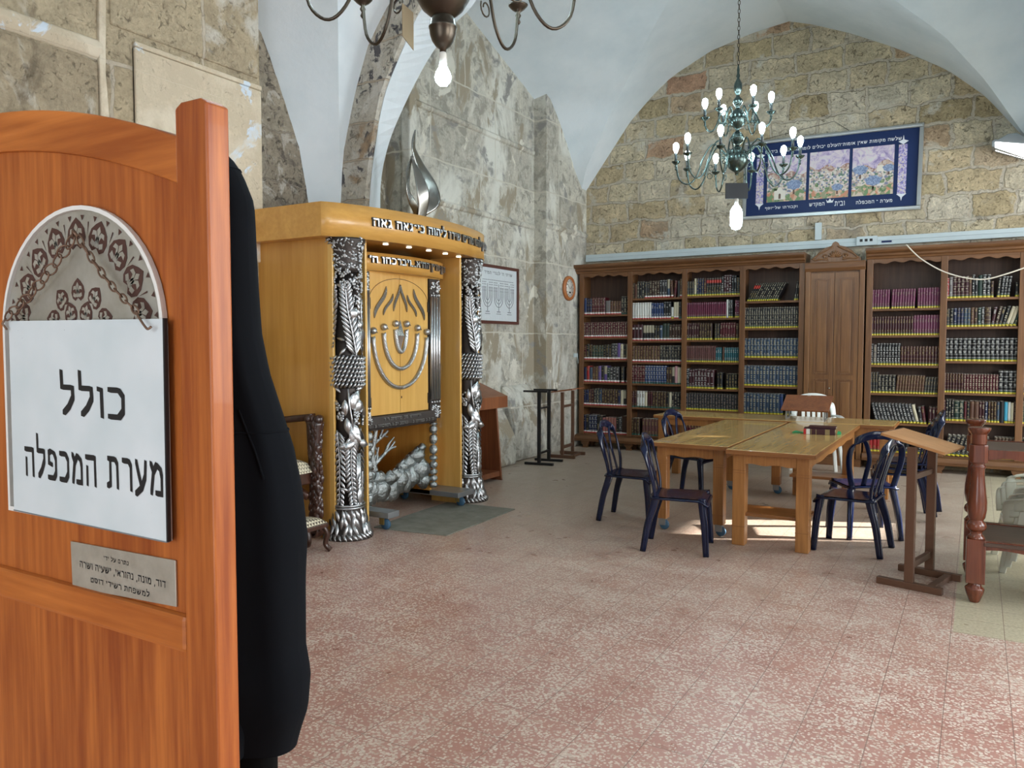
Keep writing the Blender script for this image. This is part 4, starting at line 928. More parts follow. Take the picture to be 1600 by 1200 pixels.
# the two big columns
def on_cyl(cx, cy, r, th, z, yaw=0.0, tilt=0.0):
    """frame on a cylinder: local X outward, Y along the tangent, Z up, turned by yaw in the tangent plane"""
    return Matrix.Translation((cx + r * math.cos(th), cy + r * math.sin(th), z)) @ Matrix.Rotation(th, 4, 'Z') @ Matrix.Rotation(yaw, 4, 'X') @ Matrix.Rotation(tilt, 4, 'Y')
def leaflet(mb, T, L, w, th=.012):
    n = 5; v = []; f = []
    for i in range(n + 1):
        u = i / n; ww = w / 2 * math.sin(PI * (u * .94 + .03)) ** .8; lift = th * math.sin(PI * u)
        v += [(-.004, -ww, L * u), (.004 + lift, 0, L * u), (-.004, ww, L * u)]
    for i in range(n):
        a = 3 * i; f += [(a, a + 1, a + 4, a + 3), (a + 1, a + 2, a + 5, a + 4)]
    mb.add(v, f, 0, True, T)
def frond(mb, cx, cy, r, pts, L, w, n, spread=R(38), taper=True):
    """stem following (theta, z) points on the cylinder with leaflets on both sides"""
    C_ = [(p[0], p[1]) for p in [tuple(q)[:2] for q in smooth_curve([(a, b, 0) for a, b in pts], 8)]]
    mb.tube([(cx + (r + .012) * math.cos(a), cy + (r + .012) * math.sin(a), z) for a, z in C_], .006, 6)
    for i in range(n):
        u = (i + .5) / n; k = u * (len(C_) - 1); j = min(int(k), len(C_) - 2); a = C_[j][0] + (C_[j + 1][0] - C_[j][0]) * (k - j); z = C_[j][1] + (C_[j + 1][1] - C_[j][1]) * (k - j)
        da = (C_[j + 1][0] - C_[j][0]) * r; dz = C_[j + 1][1] - C_[j][1]; ang = math.atan2(da, dz)
        l = L * (1 - .45 * u if taper else 1)
        for s in (-1, 1): leaflet(mb, on_cyl(cx, cy, r + .005, a, z, -(ang + s * spread), 0), l, w)
def ark_column(cx, cy, seed):
    rnd = random.Random(seed); r = .118
    c = MB(); c.lathe([(r * .8, 0.16), (r * .8, 2.2)], (cx, cy, 0), 24); shaft = c.build('column_shaft', 'silver_dark', ARK)
    b = MB(); b.lathe([(.205, 0), (.20, .02), (.165, .06), (.145, .12), (.132, .2), (.130, .27), (.11, .275), (.11, .28)], (cx, cy, 0), 28)
    B_ = b.build('column_base', 'silver_dark', ARK)
    q = MB()
    for k in range(28): leaflet(q, on_cyl(cx, cy, .205, k * 2 * PI / 28, .004, R(40), R(-30)), .07, .03, .014)
    for row, (rr, z, L) in enumerate(((.185, .035, .11), (.155, .09, .11), (.142, .15, .1))):
        for k in range(18): leaflet(q, on_cyl(cx, cy, rr, (k + row * .5) * 2 * PI / 18, z, R(rnd.uniform(-28, 28)), R(-22 if row == 0 else -8)), L, .035, .016)
    for z in (.255, .275): q.tube([(cx + .137 * math.cos(a), cy + .137 * math.sin(a), z) for a in [2 * PI * k / 28 for k in range(28)]], .009, 6, closed=True)
    q.build('base_foliage', 'silver', B_)
    # capital: a woven basket flaring upward
    b = MB(); b.lathe([(.118, 2.19), (.12, 2.22), (.125, 2.30), (.138, 2.38), (.158, 2.44), (.162, 2.46)], (cx, cy, 0), 28); CP = b.build('capital', 'silver_dark', ARK)
    q = MB()
    for i in range(330):
        a = rnd.uniform(0, 2 * PI); z = rnd.uniform(2.195, 2.45); rr = interp([(2.19, .118), (2.30, .125), (2.38, .138), (2.46, .162)], z)
        if rnd.random() < .5: leaflet(q, on_cyl(cx, cy, rr, a, z, R(rnd.uniform(30, 150)), 0), .04, .014, .012)
        else: q.ball((cx + (rr + .002) * math.cos(a), cy + (rr + .002) * math.sin(a), z), rnd.uniform(.009, .014), 0, 6)
    q.build('woven_relief', 'silver', CP)
    # rope band at mid height
    q = MB()
    for row in range(7):
        z = 1.27 + row * .036
        for k in range(26):
            a = (k + row * .5) * 2 * PI / 26; q.tube([(cx + (r + .01) * math.cos(a), cy + (r + .01) * math.sin(a), z - .02), (cx + (r + .03) * math.cos(a + .12), cy + (r + .03) * math.sin(a + .12), z), (cx + (r + .01) * math.cos(a + .24), cy + (r + .01) * math.sin(a + .24), z + .02)], .010, 6)
    bb = MB().lathe([(r * .9, 1.24), (r + .012, 1.25), (r + .014, 1.5), (r * .9, 1.51)], (cx, cy, 0), 24).build('rope_band', 'silver_dark', ARK); q.build('braid', 'silver', bb)
    # grapes
    for (a0, zc, hh, wd) in [(-.95, 2.12, .16, .05), (-.25, 2.06, .26, .07), (.6, 2.12, .2, .06), (1.3, 2.06, .2, .06), (-1.8, 2.1, .2, .06), (2.4, 2.1, .2, .06), (-.15, 1.02, .17, .055), (-1.3, 1.05, .14, .05), (.9, 1.0, .14, .05), (2.0, 1.0, .15, .05)]:
        g = MB()
        for i in range(38):
            t_ = rnd.random(); ww = wd * (1 - t_ * .7); y = rnd.uniform(-ww, ww); z = zc + hh / 2 - t_ * hh; a = a0 + y / r
            g.ball((cx + (r + .004 + rnd.uniform(0, .012)) * math.cos(a), cy + (r + .004) * math.sin(a), z), rnd.uniform(.010, .013), 0, 7)
        g.build('grape_cluster', 'silver', shaft)
    q = MB()
    # big palm fronds: upper sweep from the rope band up, lower ones falling
    frond(q, cx, cy, r, [(-.15, 1.5), (-.45, 1.7), (-.75, 1.9), (-.85, 2.05)], .13, .026, 15)
    frond(q, cx, cy, r, [(.9, 1.5), (.55, 1.7), (.35, 1.85), (.4, 1.95)], .10, .03, 9)
    frond(q, cx, cy, r, [(-2.2, 1.5), (-1.9, 1.75), (-1.75, 2.0)], .12, .026, 12)
    frond(q, cx, cy, r, [(1.9, 1.5), (1.7, 1.75), (1.75, 2.0)], .12, .026, 12)
    frond(q, cx, cy, r, [(-.5, .86), (-.62, .6), (-.45, .3)], .10, .024, 17)
    frond(q, cx, cy, r, [(-1.5, .9), (-1.35, .6), (-1.4, .3)], .10, .024, 14)
    frond(q, cx, cy, r, [(.35, .55), (.3, .45), (.35, .3)], .09, .03, 6)
    frond(q, cx, cy, r, [(1.3, .9), (1.2, .6), (1.25, .3)], .10, .024, 14)
    frond(q, cx, cy, r, [(2.4, .9), (2.3, .6), (2.25, .3)], .10, .024, 14)
    # broad vine leaves
    for (a, z, yaw, L, w) in [(-.1, 1.90, 160, .1, .09), (.15, 1.80, 200, .09, .07), (.25, 1.74, 190, .16, .12), (-.35, 1.2, 180, .14, .10), (0, 1.22, 160, .13, .09), (-.15, 1.16, 190, .13, .12), (-.95, 1.15, 180, .13, .06), (-.85, 1.0, 185, .13, .06), (-.5, .96, 200, .17, .08), (-.25, .94, 165, .16, .08), (-.75, .9, 225, .14, .07), (-.4, .93, 185, .2, .09), (.1, .8, 250, .12, .07), (-.2, .8, 110, .12, .07), (-.6, .78, 100, .1, .06), (.8, 1.1, 180, .14, .1), (1.6, 1.15, 180, .14, .1), (.7, 1.75, 180, .14, .1), (1.2, 1.9, 180, .12, .09), (.15, .42, 180, .14, .08)]:
        leaflet(q, on_cyl(cx, cy, r + .008, a, z, R(yaw), 0), L, w, .022)
    for i in range(46): leaflet(q, on_cyl(cx, cy, r - .012, rnd.uniform(-PI, PI), rnd.uniform(.3, 2.1), R(rnd.uniform(0, 360)), 0), .09, .028, .012)
    q.tube([(cx + (r + .015) * math.cos(a), cy + (r + .015) * math.sin(a), z) for a, z in [(-.75, 1.24), (-.7, 1.12), (-.55, 1.0), (-.45, .92)]], .008, 6)
    for i in range(5):
        a = -.1 + i * .09; q.tube([(cx + (r - .006) * math.cos(a), cy + (r - .006) * math.sin(a), z) for z in (.3, .5, .7)], .008, 6)
    q.build('leaf_relief', 'silver', shaft)
ark_column(-4.49 - AX, 4.905 - AY, 3); ark_column(-4.49 - AX, 6.705 - AY, 5)
# flame finial on top
mb = MB()
def ribbon_tw(pts, ws, angs, t=.012):
    C_ = smooth_curve(pts, 5); L_ = len(C_)
    mb.bar(C_, lambda u: interp([(i / (len(ws) - 1), w) for i, w in enumerate(ws)], u), t, lambda u: (math.cos(interp([(i / (len(angs) - 1), a) for i, a in enumerate(angs)], u)), math.sin(interp([(i / (len(angs) - 1), a) for i, a in enumerate(angs)], u)), 0), smooth=True)
fx, fy = -4.62 - AX, 6.05 - AY
ribbon_tw([(fx, fy, 2.73), (fx, fy + .02, 2.85), (fx + .05, fy + .17, 2.98), (fx + .03, fy + .17, 3.12), (fx, fy + .04, 3.30), (fx, fy - .06, 3.45), (fx, fy - .03, 3.62)], [.10, .12, .15, .17, .14, .07, .004], [R(60), R(75), R(60), R(80), R(95), R(100), R(80)])
ribbon_tw([(fx, fy, 2.73), (fx + .02, fy - .03, 2.84), (fx + .04, fy - .18, 2.98), (fx + .04, fy - .2, 3.1), (fx, fy - .13, 3.25), (fx, fy - .06, 3.40)], [.06, .07, .08, .08, .05, .004], [R(60), R(50), R(100), R(110), R(90), R(90)])
ribbon_tw([(fx + .02, fy, 2.73), (fx + .05, fy + .01, 2.86), (fx + .08, fy - .02, 3.02), (fx + .05, fy - .06, 3.2), (fx, fy - .1, 3.36)], [.09, .12, .14, .08, .004], [R(90), R(85), R(70), R(60), R(90)])
mb.box(fx - .045, fx + .045, fy - .06, fy + .06, 2.73, 2.745)
mb.build('flame_finial', 'steel', ARK)
# small stone pillar strips beside the open niche
for yc in (6.235, 5.275):
    mb = MB(); z = .19; rnd = random.Random(int(yc * 100))
    while z < .82:
        h = rnd.uniform(.06, .11); h = min(h, .84 - z)
        mb.ball((-4.585 - AX, yc - AY, z + h / 2), .043, 0, 9, sq=h / .086, T=None); z += h * .97
    mb.build('stone_strip', 'pewter', ARK)
ab(-5.30, -4.62, 6.22, 6.25, .12, .84, 'niche_side', 'ark_wood'); ab(-5.30, -4.62, 5.25, 5.28, .12, .84, 'niche_side', 'ark_wood')
ab(-5.30, -4.60, 5.25, 6.25, .842, .86, 'niche_top', 'ark_wood')
ab(-4.90, -4.84, 5.28, 5.62, .12, .84, 'niche_board', 'ark_wood')
# rock base and bare tree, cast metal
mb = MB(); rnd = random.Random(11)
def rock(c, r, sq):
    m = 8; n = 9; ph = [rnd.uniform(0, 6.28) for _ in range(6)]
    def P(i, k):
        a = 2 * PI * k / n; b = PI * i / m - PI / 2
        d = 1 + .13 * math.sin(3 * a + ph[0]) * math.cos(b) + .10 * math.sin(2 * b * 2 + ph[1]) + .08 * math.sin(5 * a + 3 * b + ph[2])
        return (c[0] + r * .7 * d * math.cos(b) * math.cos(a), c[1] + r * d * math.cos(b) * math.sin(a), c[2] + r * sq * d * math.sin(b))
    v = [P(i, k) for i in range(m + 1) for k in range(n)]; f = [(i * n + k, i * n + (k + 1) % n, (i + 1) * n + (k + 1) % n, (i + 1) * n + k) for i in range(m) for k in range(n)]
    mb.add(v, f, 0, True)
for (y, z, r, sq) in [(5.28, .30, .13, 1.1), (5.30, .16, .09, .9), (5.36, .40, .07, .7), (5.42, .25, .11, 1.15), (5.50, .36, .08, .7), (5.54, .24, .10, 1.0), (5.60, .17, .06, .8), (5.63, .34, .08, .8), (5.70, .23, .11, 1.1), (5.72, .35, .07, .9), (5.80, .30, .10, 1.2), (5.86, .42, .07, .8), (5.90, .28, .10, 1.2), (5.96, .44, .08, .9), (6.0, .30, .10, 1.1), (6.04, .50, .09, .8), (6.10, .36, .10, 1.2), (6.13, .52, .07, .9), (6.16, .24, .09, .9), (6.12, .57, .05, .7)]:
    rock((-4.66 - AX + rnd.uniform(-.03, .03), y - AY, z + .03), r, sq)
mb.build('rock_base', 'pewter', ARK)
mb = MB(); tx, ty = -4.72 - AX, 5.53 - AY
def limb(pts, r0, r1): mb.tube(smooth_curve(pts, 5), lambda u: r0 + (r1 - r0) * u, 8)
limb([(tx, ty, .36), (tx, ty - .03, .48), (tx, ty - .06, .6), (tx, ty - .02, .72), (tx, ty + .01, .84)], .04, .018)
for k in range(3): limb([(tx + .02 * math.cos(k * 2 + j), ty - .02 * math.sin(j) + .025 * math.sin(k * 2 + j) - .015, .36 + j * .06) for j in range(6)], .016, .008)
limb([(tx, ty - .04, .64), (tx, ty - .12, .70), (tx, ty - .2, .71)], .022, .006); limb([(tx, ty - .1, .69), (tx, ty - .14, .78)], .012, .004)
limb([(tx, ty - .03, .50), (tx + .02, ty + .05, .56), (tx + .02, ty + .16, .62), (tx + .03, ty + .25, .64)], .024, .010)
limb([(tx + .02, ty + .1, .59), (tx + .02, ty + .17, .68), (tx + .03, ty + .23, .73)], .016, .006); limb([(tx + .02, ty + .16, .62), (tx + .03, ty + .24, .69)], .012, .009)
limb([(tx, ty - .01, .70), (tx + .02, ty + .08, .76), (tx + .02, ty + .15, .80)], .018, .012); limb([(tx + .01, ty + .04, .74), (tx + .01, ty + .09, .82)], .014, .010); limb([(tx, ty + .08, .76), (tx, ty + .17, .74)], .012, .008)
limb([(tx, ty + .0, .78), (tx, ty - .03, .84)], .012, .008); limb([(tx + .04, ty + .22, .38), (tx + .05, ty + .3, .44), (tx + .05, ty + .36, .47)], .014, .008); limb([(tx + .04, ty + .27, .38), (tx + .05, ty + .35, .41)], .016, .008)
mb.build('bare_tree', 'pewter', ARK)
# rolling platforms under the ark
for (y0, y1) in ((5.17, 5.32), (6.22, 6.50)):
    d = ab(-5.25, -4.28, y0, y1, .115, .165, 'rolling_platform', 'grey_metal', .004)
    for x in (-5.1, -4.40):
        mb = MB(); cy_ = (y0 + y1) / 2 - AY + (.03 if y0 > 6 else .0); mb.lathe([(.044, -.014), (.048, -.008), (.048, .008), (.044, .014)], (0, 0, 0), 16, T=Matrix.Translation((x - AX + .03, cy_, .048)) @ Matrix.Rotation(PI / 2, 4, 'X') )
        w = mb.build('caster_wheel', 'blue_wheel', d)
        mb = MB(); mb.box(x - AX - .02, x - AX + .03, cy_ - .028, cy_ - .020, .045, .115); mb.box(x - AX - .02, x - AX + .03, cy_ + .020, cy_ + .028, .045, .115); mb.box(x - AX - .03, x - AX + .03, cy_ - .028, cy_ + .028, .108, .115)
        mb.build('caster_fork', 'caster_yellow', d)

# grey mat before the ark
mb = MB(); Pm = [(-4.50, 5.24), (-4.15, 5.26), (-3.78, 5.32), (-3.79, 5.9), (-3.82, 6.52), (-4.2, 6.5), (-4.58, 6.45), (-4.55, 5.8)]
mb.prism(Pm, 0.0005, .008, 'Z'); tag(mb.build('floor_mat', 'mat_grey', bevel=.002), 'thin grey carpet mat lying on the floor before the ark', 'mat')

# ================================================================== THRONE beside the ark, facing +X
T_ = thing('armchair', 'dark carved throne-like armchair with patterned cushion between the ark and black coat', 'armchair', (-4.98, 4.375, 0))
def scroll(mb, c, r, axis_x=False, w=.05, turns=1.6):
    pts = []
    for i in range(26):
        u = i / 25; a = u * turns * 2 * PI; rr = r * (1 - .78 * u); pts.append((c[0] + rr * math.cos(a), c[1], c[2] + rr * math.sin(a)))
    mb.bar(pts, w, r * .22, (0, 1, 0), smooth=True)
for s in (-1, 1):
    y = s * .285
    mb = MB()
    mb.bar(smooth_curve([(.37, y, .05), (.36, y, .2), (.36, y, .45), (.36, y, .62), (.37, y, .80)], 5), lambda u: interp([(0, .07), (.3, .06), (.6, .07), (.8, .09), (1, .10)], u), lambda u: interp([(0, .09), (.4, .08), (.8, .10), (1, .13)], u), (0, 1, 0), smooth=True)
    scroll(mb, (.37, y, .075), .075, w=.085); leg = mb.build('leg', 'throne', T_)
    q = MB(); rnd = random.Random(5 + s)
    for i in range(60):
        z = .22 + i / 60 * .6; leaflet(q, Matrix.Translation((.37 + rnd.uniform(.02, .05), y + rnd.uniform(-.035, .035), z)) @ Matrix.Rotation(R(rnd.uniform(160, 200)), 4, 'X'), .07, .035, .014)
        leaflet(q, Matrix.Translation((.37 + rnd.uniform(-.03, .04), y - .035 - .012 * (z > .6), z)) @ Matrix.Rotation(-PI / 2, 4, 'Z') @ Matrix.Rotation(R(rnd.uniform(150, 210)), 4, 'X'), .07, .035, .014)
    for k in range(8): q.ball((.37 + .05 * math.cos(k), y + .03 * math.sin(k * 1.7), .815), .03, 0, 8)
    q.build('carved_leaves', 'throne', leg)
    mb = MB(); mb.bar(smooth_curve([(.35, y, .83), (.15, y, .81), (-.1, y, .79), (-.27, y, .80)], 5), .055, .045, (0, 1, 0), smooth=True)
    mb.build('arm', 'throne', T_)
    mb = MB(); mb.bar(smooth_curve([(-.33, y, .04), (-.28, y, .25), (-.27, y, .48), (-.29, y, .9), (-.34, y, 1.35)], 5), .06, .06, (0, 1, 0), smooth=True); mb.ball((-.34, y, 1.38), .045)
    mb.build('leg', 'throne', T_)
    mb = MB(); mb.bar(smooth_curve([(.34, y * .8, .30), (.2, y * .6, .36), (.05, y * .3, .30), (-.05, 0, .22)], 5), .05, .05, (0, 0, 1), smooth=True)
    mb.bar(smooth_curve([(.34, y * .5, .06), (.30, y * .4, .14), (.22, y * .25, .2), (-.05, 0, .22)], 5), .05, .045, (0, 0, 1), smooth=True); mb.build('stretcher', 'throne', T_)
MB().box(-.28, .36, -.26, .26, .385, .465).build('seat_frame', 'throne', T_, bevel=.01)
def cush(u, v):
    x = -.26 + .64 * u; y = -.265 + .53 * v; e = (1 - abs(2 * u - 1) ** 6) * (1 - abs(2 * v - 1) ** 6); return (x, y, .47 + .085 * max(0, e) ** .4)
mb = MB(); mb.grid(cush, 14, 14); mb.box(-.26, .38, -.265, .265, .466, .474); mb.build('seat_cushion', 'seat_fabric', T_)
mb = MB(); mb.box(-.31, -.26, -.24, .24, .56, 1.28); bk = mb.build('backrest', 'throne', T_, bevel=.015)
mb = MB(); mb.grid(lambda u, v: (-.26 + .03 * (1 - (2 * u - 1) ** 4) * (1 - (2 * v - 1) ** 4), -.18 + .36 * u, .64 + .52 * v), 10, 10); mb.build('back_cushion', 'seat_fabric', bk)
mb = MB(); mb.bar(smooth_curve([(-.33, -.28, 1.30), (-.34, -.12, 1.42), (-.34, 0, 1.47), (-.34, .12, 1.42), (-.33, .28, 1.30)], 6), .07, .05, (1, 0, 0), smooth=True); mb.build('crest_rail', 'throne', T_)
F_ = thing('footstool', 'small dark carved footstool with patterned cushion before the throne armchair', 'footstool', (-4.39, 4.27, 0))
mb = MB()
for sx in (-.08, .08):
    for sy_ in (-.17, .17):
        mb2 = MB(); mb2.bar(smooth_curve([(sx * 1.1, sy_ * .9, .2), (sx * 1.3, sy_ * 1.05, .14), (sx * 1.1, sy_ * 1.02, .06), (sx * 1.5, sy_ * 1.15, .012)], 5), .035, .03, (0, 1, 0), smooth=True); mb2.build('leg', 'throne', F_)
MB().box(-.11, .11, -.19, .19, .19, .225).build('frame', 'throne', F_, bevel=.008)
MB().grid(lambda u, v: (-.105 + .21 * u, -.185 + .37 * v, .224 + .05 * max(0, (1 - abs(2 * u - 1) ** 4) * (1 - abs(2 * v - 1) ** 4)) ** .5), 10, 10).build('cushion', 'seat_fabric', F_)
T_.scale = (1, 1, 1.22)

# ================================================================== STUDY TABLES
def wavy(x0, x1, zt, zb, n, amp, d0, d1, axis='Y'):
    P = [(x0, zt), (x0, zb)]
    for i in range(1, 48): u = i / 48; P.append((x0 + (x1 - x0) * u, zb + amp * math.sin(u * PI * 2 * n)))
    P += [(x1, zb), (x1, zt)]; return MB().prism(P, d0, d1, axis)
def table(label, x0, x1, y0, y1, h, along='Y', rz=0, casters=(), leg=.09, shelf=False):
    cx, cy = (x0 + x1) / 2, (y0 + y1) / 2; w, l = (x1 - x0) / 2, (y1 - y0) / 2
    t = thing('study_table', label, 'table', (cx, cy, 0), rz, 'oak study tables pushed together')
    top = MB().box(-w, w, -l, l, h - .035, h).build('tabletop', 'table_top' if along == 'Y' else 'table_top_x', t, bevel=.004)
    e = MB(); k = .012
    for a in ((-w - .001, w + .001, -l - .006, -l, h - .036, h - .004), (-w - .001, w + .001, l, l + .006, h - .036, h - .004)): e.box(*a)
    for a in ((-w - .006, -w, -l, l, h - .036, h - .004), (w, w + .006, -l, l, h - .036, h - .004)): e.box(*a)
    e.build('edge_band', 'table_edge', top)
    iw, il = w - .04, l - .04
    for s in (-1, 1):
        wavy(-iw + leg, iw - leg, h - .036, h - .115, 2, .006, s * il - .02 * (s > 0) , s * il + .02 * (s < 0), 'Y').build('apron', 'table_leg', t)
        wavy(-il + leg, il - leg, h - .036, h - .115, 4, .006, s * iw - .02 * (s > 0), s * iw + .02 * (s < 0), 'X').build('apron', 'table_leg', t)
    wheels = len(casters) > 0
    for sx in (-1, 1):
        for sy_ in (-1, 1):
            xa, ya = (-iw if sx < 0 else iw - leg), (-il if sy_ < 0 else il - leg); cast = (sx, sy_) in casters; zb = .10 if cast else 0
            L = MB().box(xa, xa + leg, ya, ya + leg, zb, h - .036).build('leg', 'table_leg', t, bevel=.006)
            g = MB()
            for z in (.15 if not cast else .18, .58, .60): g.box(xa - .001, xa + leg + .001, ya - .001, ya + leg + .001, z, z + .004)
            g.build('turned_line', 'table_edge', L)
            if cast:
                c = (xa + leg / 2, ya + leg / 2); q = MB(); q.lathe([(.038, -.012), (.043, -.006), (.043, .006), (.038, .012)], (0, 0, 0), 16, T=Matrix.Translation((c[0] + .015, c[1], .043)) @ Matrix.Rotation(PI / 2, 4, 'X'))
                q.build('caster_wheel', 'blue_wheel', L)
                q = MB(); q.box(c[0] - .03, c[0] + .03, c[1] - .024, c[1] - .017, .04, .10); q.box(c[0] - .03, c[0] + .03, c[1] + .017, c[1] + .024, .04, .10); q.box(c[0] - .035, c[0] + .035, c[1] - .03, c[1] + .03, .094, .10)
                q.build('caster_fork', 'grey_metal', L)
    if shelf:
        for y_ in (-il + .03, il - .37): MB().box(-iw + .02, iw - .02, y_, y_ + .34, .235, .262).build('foot_shelf', 'table_edge', t, bevel=.004)
    return t
table('oak study table nearest the camera with foot boards and two books on top', -1.70, -1.035, 6.22, 8.80, .77, 'Y', 0, (), .10, True)
table('oak study table on small blue casters, left of the one holding books', -2.40, -1.74, 6.40, 8.74, .765, 'Y', 0, ((-1, -1), (1, -1), (-1, 1), (1, 1)), .09)
table('oak study table set crosswise behind the other two, before the bookcases', -3.28, -.72, 8.84, 9.50, .77, 'X', 0, (), .09)

# ================================================================== PLASTIC CHAIRS
def make_chair(label, cat='chair', m='navy', group=None, slats=2):
    """armless stacking chair facing +X, origin at the floor under the seat centre"""
    t = thing('plastic_chair', label, cat, (0, 0, 0), 0, group)
    sz = .44
    def seat(u, v):
        x = -.20 + .41 * u; wy = .215 - .03 * (1 - u); y = -wy + 2 * wy * v; e = max(0, 1 - abs(2 * v - 1) ** 5)
        z = sz - .018 * math.sin(PI * min(1, u * 1.05)) * e - .035 * max(0, (u - .88) / .12) ** 2 - .012 * (1 - e); return (x, y, z)
    s = MB(); s.grid(seat, 12, 12); s.grid(lambda u, v: (seat(u, v)[0], seat(u, v)[1], seat(u, v)[2] - .012), 12, 12)
    rim = [seat(i / 12, 0) for i in range(13)] + [seat(1, j / 12) for j in range(1, 13)] + [seat(1 - i / 12, 1) for i in range(1, 13)] + [seat(0, 1 - j / 12) for j in range(1, 12)]
    s.bar([(p[0], p[1], p[2] - .014) for p in rim], .016, .038, (0, 0, 1) if False else (lambda u: (0.001, 0.001, 1)), smooth=True, closed=True)
    s.build('seat', m, t)
    for sx, sy_ in ((1, -1), (1, 1), (-1, -1), (-1, 1)):
        x0 = .175 if sx > 0 else -.17; y0 = sy_ * (.185 if sx > 0 else .16); x1 = .215 if sx > 0 else -.265; y1 = sy_ * (.225 if sx > 0 else .205)
        L = MB(); L.bar(smooth_curve([(x0, y0, sz - .01), (x0 + (x1 - x0) * .25, y0 + (y1 - y0) * .3, sz - .10), (x0 + (x1 - x0) * .6, y0 + (y1 - y0) * .6, .22), (x1, y1, 0.0)], 5), lambda u: .062 - .018 * u, lambda u: .05 - .016 * u, (1, 0, 0), smooth=True)
        L.bar(smooth_curve([(x0 + .012 * sx, y0 + .012 * sy_, sz - .03), (x0 + (x1 - x0) * .6 + .014 * sx, y0 + (y1 - y0) * .6 + .014 * sy_, .22), (x1 + .008 * sx, y1 + .008 * sy_, 0.002)], 5), .012, .03, (1, 1, 0), smooth=True)
        L.build('leg', m, t)
    # back loop: from the rear seat corners up, leaning back, closed by an arch
    def bp(y, z): lean = (z - sz) ; return (-.185 - .23 * lean - .10 * lean * lean + .35 * (y * y) * (1 if z > .5 else 0), y, z)
    loop = [bp(-.165, sz - .01), bp(-.185, .52), bp(-.205, .64), bp(-.20, .74), bp(-.155, .82), bp(-.07, .86), bp(0, .867), bp(.07, .86), bp(.155, .82), bp(.20, .74), bp(.205, .64), bp(.185, .52), bp(.165, sz - .01)]
    B = MB(); B.bar(smooth_curve(loop, 6), lambda u: .046 + .02 * math.sin(PI * u) ** 4, .018, lambda u: (0, math.cos(PI * u), math.sin(PI * u)) if True else 0, smooth=True)
    B.build('back_loop', m, t)
    P = MB()
    if slats == 2:
        for s_ in (-1, 1): P.bar(smooth_curve([bp(s_ * .075, sz - .005), bp(s_ * .06, .55), bp(s_ * .05, .66), bp(s_ * .085, .78), bp(s_ * .12, .83)], 6), lambda u: .04 - .008 * u, .012, (0, 1, 0), smooth=True)
    else:
        for k in range(slats): y = (k - (slats - 1) / 2) * .045; P.bar([bp(y, sz - .005), bp(y * 1.02, .6), bp(y * 1.05, .76), bp(y * 1.05, .84)], .022, .012, (0, 1, 0), smooth=True)
    P.build('back_splat', m, t)
    return t
def put_chair(proto, x, y, deg, label, z=0.0, group='navy plastic chairs around the study tables'):
    c = copy_tree(proto); c.location = (x, y, z); c.rotation_euler = (0, 0, R(deg)); c['label'] = label; c['group'] = group
    return c
proto = make_chair('navy plastic chair nearest the camera, facing right toward the oak table', 'chair', 'navy', 'navy plastic chairs around the study tables')
proto.location = (-1.98, 5.96, 0); proto.rotation_euler = (0, 0, R(12))
put_chair(proto, -2.68, 6.72, 4, 'leftmost navy plastic chair, standing a little away from the tables')
put_chair(proto, -2.56, 8.12, -12, 'navy plastic chair behind the casters table, before the bookcase')
put_chair(proto, -.83, 6.62, 174, 'navy plastic chair seen side-on at the right table corner, beside the lectern')
put_chair(proto, -.80, 7.22, 116, 'navy plastic chair turned away from camera, behind the side-on chair by the lectern')
STK = 'stack of navy plastic chairs behind the brown lectern'
for k, lb in enumerate(('lowest navy chair of the stack behind the brown lectern', 'middle navy chair of the stack behind the brown lectern', 'topmost navy chair of the stack behind the brown lectern')):
    put_chair(proto, -.62 + .035 * k, 8.12, 187, lb, .052 * k, STK)
# white stacked garden chairs behind the far table
def white_chair(label, group, x, y, deg, z, m='white_plastic'):
    t = thing('garden_chair', label, 'chair', (x, y, z), R(deg), group); sz = .42
    s = MB(); s.grid(lambda u, v: (-.21 + .44 * u, -.23 + .46 * v, sz - .015 * math.sin(PI * v) + .0 - .03 * max(0, (u - .9) / .1) ** 2), 10, 10)
    s.grid(lambda u, v: (-.21 + .44 * u, -.23 + .46 * v, sz - .014 - .015 * math.sin(PI * v) - .03 * max(0, (u - .9) / .1) ** 2), 10, 10)
    s.bar([(-.21, -.23, sz - .02), (.23, -.23, sz - .03), (.235, -.2, sz - .04), (.235, .2, sz - .04), (.23, .23, sz - .03), (-.21, .23, sz - .02)], .05, .014, (0, 0, 1)); s.build('seat', m, t)
    for sx in (-1, 1):
        for sy_ in (-1, 1):
            MB().bar([(sx * .20, sy_ * .22, sz - .0), (sx * .235, sy_ * .25, .2), (sx * .265, sy_ * .27, 0)], lambda u: .06 - .015 * u, .04, (1, 0, 0)).build('leg', m, t)
    bx = lambda y, z: (-.21 - .22 * (z - sz), y, z)
    b = MB(); b.bar(smooth_curve([bx(-.21, sz), bx(-.235, .6), bx(-.22, .78), bx(-.15, .86), bx(0, .885), bx(.15, .86), bx(.22, .78), bx(.235, .6), bx(.21, sz)], 6), lambda u: .05 + .05 * math.sin(PI * u) ** 3, .02, lambda u: (0, math.cos(PI * u), math.sin(PI * u)), smooth=True)
    b.build('back_frame', m, t)
    b = MB()
    for k in range(5): y = (k - 2) * .062; b.bar([bx(y, sz), bx(y, .65), bx(y, .85)], .034, .012, (0, 1, 0))
    b.build('back_slat', m, t)
    for s_ in (-1, 1):
        MB().bar(smooth_curve([bx(s_ * .235, .66), (-.1, s_ * .265, .665), (.08, s_ * .27, .655), (.21, s_ * .26, .63), (.235, s_ * .24, .56), (.23, s_ * .235, .42)], 5), .068, .02, lambda u: (0, 1, 0) if u < .55 else (min(1, (u - .55) * 5), max(0, 1 - (u - .55) * 5), 0), smooth=True).build('arm', m, t)
    return t
